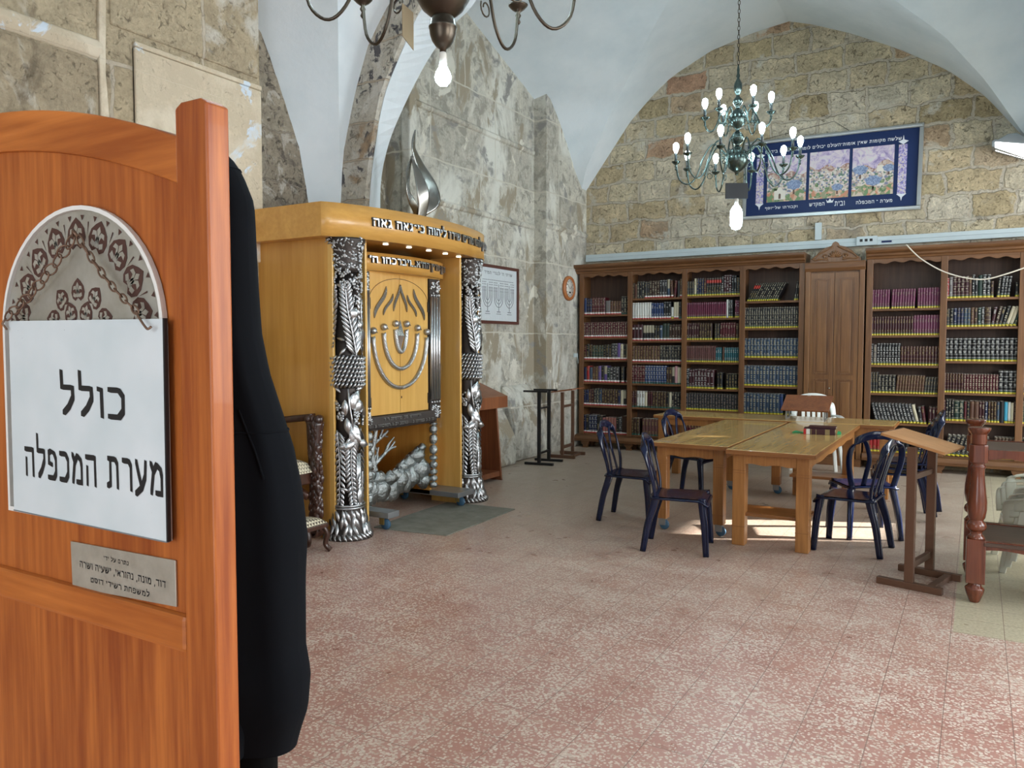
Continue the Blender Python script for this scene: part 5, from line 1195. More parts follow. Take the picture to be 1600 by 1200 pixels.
for k, lb in enumerate(('lower white plastic chair of the pair behind the far table', 'upper white plastic chair of the pair behind the far table')):
    white_chair(lb, 'white plastic chairs stacked behind the far table', -1.68 + .0 * k, 10.22 - .04 * k, -72, .05 * k)
for k, lb in enumerate(('lowest cream plastic armchair in the stack beside the turned-leg table', 'middle cream plastic armchair in the stack beside the turned-leg table', 'topmost cream plastic armchair in the stack beside the turned-leg table')):
    w_ = white_chair(lb, 'cream plastic armchairs stacked beside the turned-leg table', .43 + .03 * k, 6.74, 184, .045 * k, 'cream_plastic'); w_.scale = (1, 1, .82)

# ================================================================== LECTERNS AND STANDS
def stand(name, label, cat, p, rz, m, top_m, w, h, foot, tilt, topw, topd, posts=.05, cross=True):
    t = thing(name, label, cat, (*p, 0), rz)
    for s in (-1, 1):
        y = s * w / 2
        MB().box(-posts / 2, posts / 2, y - posts * .35, y + posts * .35, .045, h).build('post', m, t, bevel=.003)
        MB().box(-foot / 2, foot / 2, y - .022, y + .022, 0.0, .045).build('foot', m, t, bevel=.003)
    MB().box(foot / 2 - .10, foot / 2 - .055, -w / 2 + .022, w / 2 - .022, .005, .040).build('foot_bar', m, t, bevel=.002)
    MB().box(-.014, .014, -w / 2 + .018, w / 2 - .018, .13, .175).build('crossbar', m, t, bevel=.002)
    if cross: MB().box(-.012, .012, -w / 2 + .018, w / 2 - .018, h - .22, h - .185).build('crossbar', m, t, bevel=.002)
    Tm = Matrix.Translation((0, 0, h + .02)) @ Matrix.Rotation(tilt, 4, 'Y')
    if topw: MB().box(-topd / 2, topd / 2, -topw / 2, topw / 2, -.008, .010, T=Tm).build('slanted_board', top_m, t, bevel=.002)
    if topw and top_m == 'lectern_top': MB().box(-topd / 2 - .004, -topd / 2, -topw / 2, topw / 2, -.010, .012, T=Tm).build('edge_strip', 'brown_metal', t)
    return t
stand('lectern', 'brown metal reading lectern with slanted orange-brown board beside the turned-leg table', 'lectern', (-.30, 5.90), R(-14), 'brown_metal', 'lectern_top', .41, .935, .40, R(14), .43, .40, .055)
# black bare stand and brown stand by the left wall
t = thing('display_stand', 'bare black metal stand with two posts against the left stone wall', 'stand', (-5.0, 9.28, 0), R(8))
for y in (-.16, .22):
    MB().box(-.02, .02, y - .02, y + .02, .03, .965).build('post', 'black_metal', t); MB().box(-.20, .2, y - .022, y + .022, 0, .032).build('foot', 'black_metal', t)
    MB().box(-.22, .12, y - .016, y + .016, .965, .99).build('arm', 'black_metal', t)
MB().box(-.012, .012, -.14, .2, .14, .165).build('crossbar', 'black_metal', t); MB().box(-.012, .012, -.14, .2, .74, .76).build('crossbar', 'black_metal', t)
stand('lectern', 'slim brown wooden reading stand between the black stand and the bookcase', 'lectern', (-5.02, 10.05), R(6), 'brown_metal', 'lectern_wood', .42, .93, .38, R(-8), .50, .32, .045)
# wooden lectern right behind the ark
t = thing('lectern', 'solid reddish wood lectern with slanted desk partly hidden behind the ark', 'lectern', (-5.02, 7.62, 0))
for s in (-1, 1): MB().prism([(-.22, 0), (.22, 0), (.15, .86), (-.2, .86)], s * .26 - .015, s * .26 + .015, 'Y').build('side_panel', 'lectern_wood', t, bevel=.003)
MB().box(-.2, -.17, -.245, .245, .05, .86).build('back_panel', 'lectern_wood', t); MB().box(-.17, .2, -.245, .245, .05, .11).build('shelf', 'lectern_wood', t)
MB().prism([(-.25, .88), (.22, .88), (.22, .98), (-.25, 1.17)], -.33, .33, 'Y').build('desk', 'lectern_wood', t, bevel=.004)
MB().prism([(-.26, 1.17), (-.26, 1.185), (.25, .992), (.25, .86), (.235, .86), (.235, .976)], -.345, .345, 'Y').build('slanted_board', 'lectern_wood', t, bevel=.003)
# open framed hinged panel on the wall
t = thing('wall_box', 'small dark wooden framed box on the stone wall above the wooden lectern', 'wall box', (-5.6, 8.12, 1.47))
MB().box(0, .24, -.02, 0.0, -.16, .16).build('side', 'wood_frame', t, bevel=.002); MB().box(0.0, .22, .0, .012, -.13, .13).build('backing', 'lectern_wood', t)
for a in ((0, .24, -.022, .015, .13, .16), (0, .24, -.022, .015, -.16, -.13), (.21, .245, -.024, .018, -.16, .16)): MB().box(*a).build('frame', 'wood_frame', t)
MB().box(.05, .18, -.026, -.021, -.1, .1).build('picture', 'paper', t)

# turned-leg table at the right edge
t = thing('side_table', 'mahogany two-tier table with turned baluster legs at the right edge', 'table', (.08, 5.62, 0), R(2))
prof = [(.028, 0), (.032, .02), (.048, .06), (.052, .085), (.036, .10), (.03, .115), (.05, .13)]
def leg_of(x, y):
    L = MB(); L.lathe([(.026, 0), (.034, .015), (.05, .06), (.056, .09), (.04, .105), (.034, .12), (.034, .125)], (x, y, 0), 20)
    L.prism([(x - .052, y - .052), (x + .052, y - .052), (x + .052, y + .052), (x - .052, y + .052)], .125, .40, 'Z')
    L.lathe([(.05, .40), (.045, .415), (.032, .43), (.034, .445), (.052, .46), (.056, .48), (.050, .50), (.036, .515), (.046, .53), (.054, .58), (.054, .63), (.046, .70), (.038, .78), (.036, .83), (.045, .85), (.036, .86), (.044, .875)], (x, y, 0), 24)
    L.prism([(x - .05, y - .03), (x - .03, y - .05), (x + .03, y - .05), (x + .05, y - .03), (x + .05, y + .03), (x + .03, y + .05), (x - .03, y + .05), (x - .05, y + .03)], .875, .985, 'Z')
    L.lathe([(.044, .985), (.044, 1.05), (.05, 1.055), (.062, 1.075), (.064, 1.09), (.05, 1.092)], (x, y, 0), 20)
    return L.build('leg', 'mahogany', t, bevel=.004)
for x, y in ((-.06, 0), (-.06, .58), (1.2, 0), (1.2, .58)): leg_of(x, y)
MB().box(-.01, 1.15, .03, .55, .93, .95).build('tabletop', 'dark_top', t, bevel=.003)
MB().box(-.02, 1.16, -.055, .64, .365, .385).build('lower_shelf', 'dark_top', t, bevel=.003)
for y in (-.02, .56):
    wavy(-.008, 1.148, .955, .895, 3, .01, y, y + .03, 'Y').build('apron', 'mahogany', t); wavy(-.008, 1.148, .392, .335, 3, .008, y - .01, y + .02, 'Y').build('apron', 'mahogany', t)
for x in (-.075, 1.185): MB().box(x, x + .03, .052, .53, .895, .955).build('apron', 'mahogany', t)

# ------------------------------------------------------------------ on the tables
t = thing('tabletop_lectern', 'small brown slanted book rest on metal legs on the far table', 'book rest', (-1.62, 9.18, .7705))
for s in (-1, 1):
    MB().box(s * .2 - .008, s * .2 + .008, .06, .075, 0, .20).build('leg', 'grey_metal', t); MB().box(s * .2 - .008, s * .2 + .008, -.10, -.085, 0, .125).build('leg', 'grey_metal', t); MB().box(s * .2 - .008, s * .2 + .008, -.085, .06, 0, .014).build('leg_rail', 'grey_metal', t)
Tm = Matrix.Translation((0, 0, .175)) @ Matrix.Rotation(R(26), 4, 'X')
MB().box(-.25, .25, -.17, .17, -.008, .008, T=Tm).build('board', 'lectern_wood', t, bevel=.002); MB().box(-.02, .012, .155, .172, -.012, .02, T=Tm).build('white_tag', 'white_plastic', t)
def lying_book(name, label, x, y, z, w, d, h, rz, cov, band=None):
    t = thing(name, label, 'book', (x, y, z), rz)
    c = MB(); c.box(-w / 2, w / 2, -d / 2, d / 2, 0, .003); c.box(-w / 2, w / 2, -d / 2, d / 2, h - .003, h); c.box(-w / 2, w / 2, -d / 2, -d / 2 + .004, .003, h - .003); c.build('cover', BM[cov], t)
    MB().box(-w / 2 + .004, w / 2 - .004, -d / 2 + .004, d / 2 - .004, .003, h - .003).build('pages', 'paper', t)
    if band:
        q = MB()
        for a, b, mi in band: q.box(a, b, -d / 2 - .001, -d / 2, .001, h - .001, mi)
        q.build('spine_label', [TM['red'], TM['white'], GM['gilt']], t)
    return t
lying_book('thick_book', 'thick maroon book with red and white spine tape, lying lowest on the table', -1.245, 7.72, .7705, .27, .19, .052, R(6), 'dark maroon', [(-.134, -.112, 0), (-.111, -.08, 1), (-.072, -.066, 2), (-.03, -.024, 2), (.05, .09, 2)])
lying_book('thin_book', 'thin dark brown book lying on top of the thick taped book', -1.225, 7.75, .823, .24, .17, .016, R(4), 'dark maroon')
o = MB().add([(-.05, -.03, .002), (.06, -.01, .002), (.07, .02, .002), (-.03, .03, .002), (-.05, -.03, .012), (.06, -.01, .004), (.07, .02, .004), (-.03, .03, .02)], [(0, 1, 2, 3), (4, 5, 6, 7), (0, 1, 5, 4), (1, 2, 6, 5), (2, 3, 7, 6), (3, 0, 4, 7)]).build('green_paper', mat('green_paper', (.02, .32, .12), .5), loc=(-1.43, 7.70, .769)); tag(o, 'crumpled bright green paper lying beside the taped book on the table', 'paper')
o = MB().add([(-.015, -.015, 0), (.02, -.01, 0), (.02, .02, 0), (-.01, .02, 0), (-.01, -.01, .02), (.015, -.005, .03), (.015, .01, .022), (-.01, .015, .03)], [(0, 1, 2, 3), (4, 5, 6, 7), (0, 1, 5, 4), (1, 2, 6, 5), (2, 3, 7, 6), (3, 0, 4, 7)]).build('green_scrap', M['green_paper'] if 'green_paper' in M else bpy.data.materials['green_paper'], loc=(-1.085, 7.76, .7705)); tag(o, 'tiny green scrap at the right end of the thick book', 'paper')

# ================================================================== ON THE WALLS
# clock
t = thing('wall_clock', 'round orange-wood wall clock on the stone pier left of the bookcase', 'clock', (-5.4, 10.80, 2.45))
RX = Matrix.Rotation(PI / 2, 4, 'Y')
MB().lathe([(.185, 0), (.19, .02), (.18, .045), (.145, .05), (.135, .03)], (0, 0, 0), 36, T=RX).build('case', 'clock_case', t)
face = MB().lathe([(.14, .028), (.14, .034)], (0, 0, 0), 36, T=RX).build('face', 'clock_face', t)
mb = MB()
for k in range(12): a = k * PI / 6; mb.box(-.004, .004, .10, .122, 0, .003, T=Matrix.Translation((.036, 0, 0)) @ Matrix.Rotation(a, 4, 'X') @ Matrix.Rotation(PI / 2, 4, 'Y') @ Matrix.Identity(4))
mb.build('hour_marks', 'black_letters', face)
for nm, ang, L, w in (('hour_hand', 58, .06, .008), ('minute_hand', -52, .10, .006)):
    a = R(ang); MB().bar([(.040, -math.sin(a) * -.015, math.cos(a) * -.015), (.040, math.sin(a) * L, math.cos(a) * L)], w, .002, (0, math.cos(a), -math.sin(a))).build(nm, 'black_letters', t)
MB().box(.037, .040, -.03, .03, -.075, -.05).build('dark_label', 'black_letters', face)
# framed menorah sheet
t = thing('framed_print', 'white sheet with three line-drawn menorahs in a dark red frame on stone wall', 'framed print', (-5.6, 9.09, 2.265))
PW, PH = .52, .39
for a in ((-PW, PW, PH - .04, PH), (-PW, PW, -PH, -PH + .04), (-PW, -PW + .04, -PH + .04, PH - .04), (PW - .04, PW, -PH + .04, PH - .04)): MB().box(.0, .035, a[0], a[1], a[2], a[3]).build('frame', 'wood_frame', t, bevel=.004)
sh = MB().box(0, .014, -PW + .04, PW - .04, -PH + .04, PH - .04).build('sheet', 'paper_white', t)
mb = MB()
put_text(mb, "שויתי ה' לנגדי תמיד", .72, .055, lambda x, y, z: (.0155 + z, x, .265 + y))
for cy in (-.28, 0, .28):
    for r_ in (.045, .08, .115):
        P = [(.0155, cy + r_ * math.cos(a), -.02 + 1.3 * r_ * -math.sin(a)) for a in [PI * k / 16 for k in range(17)]]; P = [(.0155, cy + r_, .10)] + P + [(.0155, cy - r_, .10)]
        mb.tube(P, .0035, 5)
        for s in (-1, 1):
            for z in (.04, .08, .12, .15): mb.box(.0150, .0175, cy + s * r_ - .007, cy + s * r_ + .007, z, z + .012)
    mb.tube([(.0155, cy, .14), (.0155, cy, -.22)], .0035, 5)
    mb.box(.015, .0172, cy - .045, cy + .045, -.235, -.225); mb.box(.015, .0172, cy - .06, cy + .06, -.262, -.255)
for k in range(34):
    y = -.4 + k * .8 / 34; mb.box(.0150, .0165, y, y + .014, .185, .193)
mb.build('printed_menorahs', 'ink', sh)
# big blue poster on the back wall
t = thing('wall_poster', 'wide blue framed triptych picture with white Hebrew lettering on back wall', 'poster', (-1.80, YB, 3.89), 0); t.rotation_euler = (0, R(1.0), 0)
HW, HH = 1.13, .545
for a in ((-HW, HW, HH - .05, HH), (-HW, HW, -HH, -HH + .05), (-HW, -HW + .05, -HH + .05, HH - .05), (HW - .05, HW, -HH + .05, HH - .05)):
    f_ = MB().box(a[0], a[1], -.055, 0, a[2], a[3]).build('frame', 'frame_silver', t, bevel=.006)
mb = MB()
for a in ((-HW + .02, HW - .02, HH - .035, HH - .028), (-HW + .02, HW - .02, -HH + .028, -HH + .035)): mb.box(a[0], a[1], -.058, -.055, a[2], a[3])
mb.build('beading', 'print_white', f_)
bd = MB().box(-HW + .05, HW - .05, -.03, 0, -HH + .05, HH - .05).build('blue_field', 'poster_blue', t)
mb = MB()
put_text(mb, 'שלשה מקומות שאין אומות-העולם יכולים לומר גזולים הם בידכם', 1.72, .07, lambda x, y, z: (x + .02, -.0312 - z, .345 + y))
for txt, cx, w in (('מערת - המכפלה', .58, .44), ('ובית', .18 - .02, .13), ('המקדש', -.13, .2), ('וקבורתו של-יוסף', -.60, .44)): put_text(mb, txt, w, .062, lambda x, y, z: (x + cx, -.0312 - z, -.43 + y))
mb.prism([(.0, -.38), (.07, -.38), (.085, -.335), (.06, -.36), (.035, -.325), (.01, -.36), (-.015, -.335)], -.0314, -.030, 'Y')
for s in (-1, 1):
    mb.prism([(s * .90, .30), (s * .90 + .06, .34), (s * .90 + .01, .36), (s * .90, .42), (s * .90 - .01, .36), (s * .90 - .06, .34)], -.0314, -.030, 'Y'); mb.prism([(s * .90, -.42), (s * .90 + .012, -.37), (s * .90 + .06, -.33), (s * .90 - .06, -.33), (s * .90 - .012, -.37)], -.0314, -.030, 'Y')
mb.build('white_lettering', 'print_white', bd)
def speck(name, cols, scale, ramp_pos=None):
    m = mat(name, rough=0.45); N = NT(m); n = N.n('TexVoronoi'); N.l(N.coord(), n.inputs['Vector']); n.inputs['Scale'].default_value = scale
    sp = N.n('SeparateColor'); N.l(n.outputs['Color'], sp.inputs[0]); N.out(N.ramp(sp.outputs[0], [(i / len(cols), c) for i, c in enumerate(cols)], 'CONSTANT')); return m
m_sky = mat('print_sky', rough=.45); N = NT(m_sky); n = N.noise(N.coord(), 9, 5, .6, 1.5)
N.out(N.ramp(n.outputs[0], [(.35, (.28, .22, .42)), (.45, (.5, .42, .58)), (.55, (.66, .58, .62)), (.65, (.6, .62, .42 + .2))]))
m_town = speck('print_town', [(.62, .58, .52), (.42, .33, .3), (.68, .64, .62), (.2, .22, .32), (.55, .45, .38), (.12, .2, .14), (.66, .58, .5)], 46)
m_hill = speck('print_hill', [(.36, .2, .16), (.5, .36, .28), (.28, .16, .14), (.56, .46, .4)], 40)
m_field = speck('print_field', [(.55, .25, .15), (.6, .5, .4), (.16, .26, .12), (.62, .4, .28), (.3, .3, .18)], 22)
m_tree = speck('print_tree', [(.2, .26, .42), (.3, .38, .55), (.14, .2, .34)], 90)
m_bush = speck('print_bush', [(.1, .18, .08), (.18, .26, .12), (.3, .34, .2)], 60)
m_roll = speck('print_scroll', [(.55, .5, .66), (.36, .3, .55), (.62, .55, .5), (.2, .18, .45)], 60)
m_bark = mat('print_bark', (.12, .07, .05), .5); m_white = mat('print_cream', (.72, .68, .6), .5)
PM = [m_sky, m_town, m_hill, m_field, m_tree, m_bush, m_roll, m_bark, m_white]
rnd = random.Random(21)
for pi_, (xa, xb) in enumerate(((-.80, -.28), (-.24, .26), (.30, .80))):
    za, zb = -.32, .31; w = xb - xa; mb = MB(); mb.box(xa, xb, -.0315, -.030, za, zb, 0)
    def blob(poly, mi, d): mb.prism([(max(xa, min(xb, x)), max(za, min(zb, z))) for x, z in poly], -.0315 - d * .0006, -.0313, 'Y', mi)
    hz = [.06, .10, .05][pi_]
    blob([(xa, za)] + [(xa + w * i / 14, hz + .03 * math.sin(i * .9 + pi_ * 2) + (.05 if pi_ == 2 and i > 8 else 0)) for i in range(15)] + [(xb, za)], 2, 1)
    blob([(xa, za)] + [(xa + w * i / 14, hz - .04 + .03 * math.sin(i * 1.3 + pi_)) for i in range(15)] + [(xb, za)], 1, 2)
    blob([(xa, za)] + [(xa + w * i / 14, -.20 + .04 * math.sin(i * .7 + 2 * pi_)) for i in range(15)] + [(xb, za)], 3, 3)
    def disc(cx, cz, rx, rz_, mi, d): blob([(cx + rx * (1 + .12 * math.sin(5 * a)) * math.cos(a), cz + rz_ * (1 + .1 * math.sin(7 * a)) * math.sin(a)) for a in [2 * PI * k / 22 for k in range(22)]], mi, d)
    trees = [[(.36, -.1, .10)], [(.36, -.18, .07)], [(.10, .02, .09), (.26, -.13, .10), (.44, .02, .07)]][pi_]
    for tx_, tz_, tr_ in trees:
        blob([(xa + tx_ - .012, tz_ - tr_ * 1.3), (xa + tx_ - .006, tz_), (xa + tx_ + .006, tz_), (xa + tx_ + .014, tz_ - tr_ * 1.3)], 7, 4); disc(xa + tx_, tz_, tr_, tr_ * .66, 4, 5)
    for _ in range(5): disc(xa + rnd.uniform(.03, w - .03), rnd.uniform(-.3, -.1), rnd.uniform(.02, .05), rnd.uniform(.012, .03), 5, 4)
    if pi_ == 0:
        blob([(xa + .10, -.29), (xa + .10, -.17), (xa + .135, -.165), (xa + .15, -.13), (xa + .175, -.12), (xa + .20, -.13), (xa + .215, -.165), (xa + .25, -.17), (xa + .25, -.29)], 8, 6); blob([(xa + .16, -.28), (xa + .16, -.22), (xa + .175, -.205), (xa + .19, -.22), (xa + .19, -.28)], 7, 7)
    if pi_ == 1: blob([(xa + .24, .10), (xa + .24, .19), (xa + .25, .21), (xa + .26, .19), (xa + .26, .10)], 6, 4)
    if pi_ == 2: blob([(xa + .3, -.02), (xa + .3, .06), (xa + .38, .06), (xa + .38, -.02)], 8, 4)
    mb.build('painted_panel', PM, t)
for s in (-1, 1): MB().box(s * .90 - .05, s * .90 + .05, -.033, -.03, -.33, .30).build('scroll_border', m_roll, t)
MB().tube([(-.98, -.02, .545), (.05, -.015, .70), (.25, -.02, .545)], .003, 5).build('hanging_wire', 'black_metal', t)

# flood lamp at the right
t = thing('flood_lamp', 'lit grey flood lamp on the back stone wall at right edge', 'lamp', (.30, YB, 3.86))
MB().prism([(-.22, .17), (-.19, .19), (-.16, .18), (-.06, .235), (.03, .235), (.17, .13), (.17, -.10), (.16, -.08), (-.19, .08), (-.22, .11)], -.30, -.10, 'Y').build('housing', 'grey_metal', t, bevel=.006)
MB().add([(-.19, -.31, .145), (.16, -.31, -.03), (.17, -.2, -.085), (-.18, -.2, .07), (-.19, -.302, .145), (.16, -.302, -.03)], [(0, 1, 2, 3)]).build('lit_face', 'lamp_face', t, fix=False)
MB().prism([(-.185, .09), (-.185, .155), (.12, .09), (.15, -.055), (.12, -.07)], -.306, -.3005, 'Y').build('lit_glass', 'lamp_face', t)
MB().box(-.02, .02, -.10, -.0, .02, .06).build('bracket', 'grey_metal', t)
MB().ball((.19, -.30, -.06), .012, 0, 8).build('screw', 'rust', t)
# sagging cable across the right bookcase
tag(MB().tube(smooth_curve([(-.80, 10.93, 2.835), (-.62, 10.93, 2.64), (-.34, 10.92, 2.46), (-.01, 10.92, 2.37), (.25, 10.93, 2.42), (.6, 10.95, 2.56), (1.1, 10.96, 2.835)], 8), .008).build('sagging_cable', 'cable'), 'cream cable sagging across the top of the right-hand bookcase', 'cable')

# ================================================================== CHANDELIERS
def chandelier(label, cx, cy, zc, ztop, near):
    """two-tier turned bronze chandelier; zc = centre height of the lowest big ball"""
    t = thing('chandelier', label, 'chandelier', (cx, cy, zc)); bz = 'bronze' if near else 'bronze_green'
    prof = [(.004, -.17), (.018, -.16), (.022, -.14), (.05, -.12), (.085, -.09), (.112, -.045), (.118, 0), (.112, .045), (.08, .09), (.04, .115), (.022, .13), (.02, .145), (.045, .16), (.068, .19), (.07, .205), (.074, .21), (.068, .225), (.045, .26), (.02, .28), (.018, .30),
            (.04, .32), (.07, .35), (.085, .39), (.086, .42), (.08, .45), (.05, .49), (.02, .51), (.018, .53), (.035, .545), (.05, .575), (.048, .60), (.02, .63), (.016, .65), (.03, .67), (.042, .71), (.04, .76), (.022, .80), (.012, .82), (.02, .84), (.012, .87), (.015, .90), (.006, .96)]
    MB().lathe(prof, (0, 0, 0), 28).build('turned_stem', bz, t)
    def arm(a, r, z0, drop, rise, cup):
        A_ = Matrix.Rotation(a, 4, 'Z'); k = r / .62
        pts = smooth_curve([(.10, 0, z0 + .02), (.16 * k + .03, 0, z0 + .13 * k), (.26 * k, 0, z0 + .15 * k), (.34 * k, 0, z0 + .02), (.40 * k + .01, 0, z0 - drop * .7), (.50 * k, 0, z0 - drop), (.59 * k, 0, z0 - drop * .72), (.62 * k, 0, z0), (.62 * k, 0, z0 + rise)], 5)
        m = MB(); m.tube(pts, .0085 if not near else .0075, 8, T=A_); o = m.build('arm', bz, t)
        m = MB(); m.tube([(.14 * k + .02 + .045 * k * math.cos(q) * (1 - q / 9), 0, z0 - .0 + .045 * k * math.sin(q) * (1 - q / 9)) for q in [j * .45 for j in range(18)]], .005, 6, T=A_)
        m.tube([(.33 * k + .03 * math.cos(q) * (1 - q / 9), 0, z0 - drop * .5 + .03 * math.sin(q) * (1 - q / 9)) for q in [PI - j * .45 for j in range(16)]], .004, 6, T=A_); m.build('scroll', bz, o)
        z = z0 + rise
        m = MB(); m.lathe([(.006, -.06), (.012, -.05), (.006, -.035), (.014, -.02), (.008, -.005), (.03, .01), (.045, .025), (.047, .03), (.02, .03), (.015, .04)], (r, 0, z), 16, T=A_); m.build('drip_cup', bz, o)
        m = MB(); m.lathe([(.014, .03), (.014, .12)], (r, 0, z), 12, T=A_); m.build('candle_sleeve', 'candle', o)
        m = MB(); m.lathe([(.012, .12), (.018, .135), (.027, .16), (.03, .185), (.026, .21), (.012, .226), (.002, .23)], (r, 0, z), 14, T=A_); m.build('light_bulb', 'bulb', o)
    n1 = 10
    for i in range(n1): arm(2 * PI * i / n1 + .32, .62, .15 if near else .0, .24, -.03, 0)
    for i in range(6): arm(2 * PI * i / 6 + .2, .33, .42, .12, -.0, 0)
    # chain
    m = MB(); z = .955; k = 0
    while z + zc < ztop - .02:
        T = Matrix.Translation((0, 0, z + .024)) @ Matrix.Rotation(k * PI / 2, 4, 'Z'); m.tube([(.011 * math.cos(q), 0, .026 * math.sin(q)) for q in [2 * PI * j / 10 for j in range(10)]], .0035, 5, closed=True, T=T); z += .043; k += 1
    m.build('chain', 'bronze', t)
    MB().lathe([(.06, ztop - zc - .05), (.06, ztop - zc - .03), (.02, ztop - zc - .02), (.02, ztop - zc + .05)], (0, 0, 0), 16).build('ceiling_cup', bz, t)
    if near:
        MB().lathe([(.012, -.235), (.014, -.222), (.03, -.21), (.044, -.19), (.053, -.165), (.056, -.14), (.058, -.138), (.058, -.132), (.055, -.13), (.052, -.105), (.04, -.085), (.02, -.07), (.016, -.05), (.025, -.03), (.025, 0)], (0, 0, -.03), 26).build('lower_ball', 'bronze', t)
        MB().lathe([(.014, -.32), (.017, -.315), (.017, -.275), (.013, -.265)], (0, 0, 0), 16).build('bulb_socket', 'socket', t)
        MB().lathe([(.001, -.400), (.018, -.396), (.031, -.38), (.034, -.362), (.028, -.343), (.017, -.325), (.015, -.312)], (0, 0, 0), 20).build('light_bulb', 'bulb', t)
    else:
        MB().tube([(0, 0, -.17), (.06, 0, -.19), (-.06, 0, -.26)], .002).build('wire', 'bronze', t)
        T = Matrix.Rotation(R(30), 4, 'Z')
        pq = MB().box(-.115, .115, -.01, .01, -.41, -.25, T=T).build('black_plaque', 'black_board', t, bevel=.002)
        MB().lathe([(.02, -.48), (.022, -.45), (.022, -.41)], (0, 0, 0), 14).build('bulb_socket', 'socket', t)
        MB().lathe([(.002, -.73), (.04, -.72), (.06, -.68), (.062, -.60), (.058, -.53), (.035, -.49), (.02, -.475)], (0, 0, 0), 18).build('light_bulb', 'bulb', t)
    return t
chandelier('greenish bronze two-tier chandelier with lit bulbs hanging before the blue poster', -2.2, 8.30, 3.52, 6.03, False)
CH = chandelier('dark bronze chandelier cut by the top of the photo, one bulb hanging below', -1.92, 2.69, 3.06, 6.0, True)
# cardboard tag hanging from the near chandelier
t = thing('hanging_tag', 'long cardboard tag hanging on a string from the near dark chandelier', 'tag', (-2.03, 2.60, 2.92))
Tt = Matrix.Rotation(R(58), 4, 'Z')
MB().prism([(-.024, .06), (.024, .03), (.024, -.12), (-.024, -.07)], -.002, .002, 'Y', T=Tt).build('card', mat('cardboard', (.2, .145, .08), .8), t)
MB().tube([(-.014, -.022, .06), (-.005, 0, .17), (.02, .02, .36)], .0012, 4).build('string', 'black_metal', t)
MB().tube([(.012, .02, .045), (.0, 0, .17)], .0012, 4).build('string', 'black_metal', t)

# ================================================================== WOODEN PARTITION WITH SIGN, in the left foreground (faces -Y)
PX, PY = -1.295, .763
t = PT = thing('wooden_partition', 'reddish wood partition panel with arched top rail and square posts at left', 'partition', (PX, PY, 0))
for a, b in ((-1.045, -.975), (.265, .335)):
    z = 1.955
    p = MB(); p.prism([(a, 0), (b, 0), (b, z - .008), (b - .014, z), (a + .014, z), (a, z - .008)], 0, .04, 'Y'); p.build('post', 'panel_wood', t, bevel=.003)
    MB().prism([(a - .01, 0), (b + .01, 0), (b + .01, .05), (a - .01, .05)], -.12, .16, 'Y').build('foot', 'panel_wood', t, bevel=.004)
N_ = 24
def rail_z(x, z0, dz): return z0 - .29 * (x + .355) ** 2
def rx(i): return -.975 + 1.24 * i / N_
P = [(rx(i), rail_z(rx(i), 2.02, 0)) for i in range(N_ + 1)] + [(rx(i), rail_z(rx(i), 1.95, 0)) for i in range(N_, -1, -1)]
MB().prism(P, .003, .037, 'Y').build('arched_top_rail', 'panel_rail', t, bevel=.003)
P = [(-.975, 1.185), (.265, 1.185)] + [(rx(i), rail_z(rx(i), 1.955, 0)) for i in range(N_, -1, -1)]
MB().prism(P, .010, .030, 'Y').build('upper_panel', 'panel_wood', t)
MB().box(-.975, .265, .0, .037, 1.125, 1.185).build('middle_rail', 'panel_rail', t, bevel=.008)
MB().box(-.975, .265, .008, .030, .16, 1.127).build('lower_panel', 'panel_wood', t)
MB().box(-.975, .265, .003, .037, .08, .16).build('bottom_rail', 'panel_rail', t, bevel=.003)
# etched arched plate fixed to the panel (top-level: it could be unscrewed)
PL = thing('ornate_plate', 'silvery etched metal plate with arched top and rosettes behind the white sign', 'metal plate', (PX - .002, PY + .0095, 0))
def arch_pts(hw, zb, zs_, rise, n=28): return [(hw, zb)] + [(hw * math.cos(PI * k / n), zs_ + rise * math.sin(PI * k / n)) for k in range(n + 1)] + [(-hw, zb)]
MB().prism(arch_pts(.226, 1.30, 1.625, .20), -.004, 0, 'Y').build('plate', 'plate', PL)
mb = MB(); op = arch_pts(.229, 1.296, 1.625, .204); ip = arch_pts(.222, 1.304, 1.625, .197); n = len(op)
v = [(x, -.010, z) for x, z in op] + [(x, -.010, z) for x, z in ip] + [(x, -.001, z) for x, z in op] + [(x, -.001, z) for x, z in ip]
f = []
for i in range(n):
    j = (i + 1) % n; f += [(i, j, n + j, n + i), (i, j, 2 * n + j, 2 * n + i), (n + i, n + j, 3 * n + j, 3 * n + i)]
mb.add(v, f); mb.build('white_rim', 'white_trim', PL)
cut = MB(); lil = MB()
def pal(x, z, ang, s):
    """pointed almond opening with a small lily motif inside"""
    ca, sa = math.cos(ang), math.sin(ang)
    def W(px_, pz_): px_ *= 1.45; return (x + 1.2 * s * (px_ * ca + pz_ * sa), z + 1.2 * s * (-px_ * sa + pz_ * ca))
    P = [W(*p) for p in [(0, .024), (.007, .017), (.013, .008), (.015, -.004), (.012, -.015), (.006, -.020), (0, -.014), (-.006, -.020), (-.012, -.015), (-.015, -.004), (-.013, .008), (-.007, .017)]]
    cut.prism(P, -.0046, -.0042, 'Y')
    for pts in ([(0, .016), (.003, .010), (.0, .001), (-.003, .010)], [(.0, .0), (.004, .009), (.009, .008), (.010, .001), (.005, .003), (.001, -.008)], [(.0, .0), (-.004, .009), (-.009, .008), (-.010, .001), (-.005, .003), (-.001, -.008)], [(-.002, .002), (.002, .002), (.0035, -.013), (-.0035, -.013)], [(.002, -.008), (.009, -.004), (.010, -.011), (.005, -.014)], [(-.002, -.008), (-.009, -.004), (-.010, -.011), (-.005, -.014)]):
        lil.prism([W(*p) for p in pts], -.0052, -.0046, 'Y')
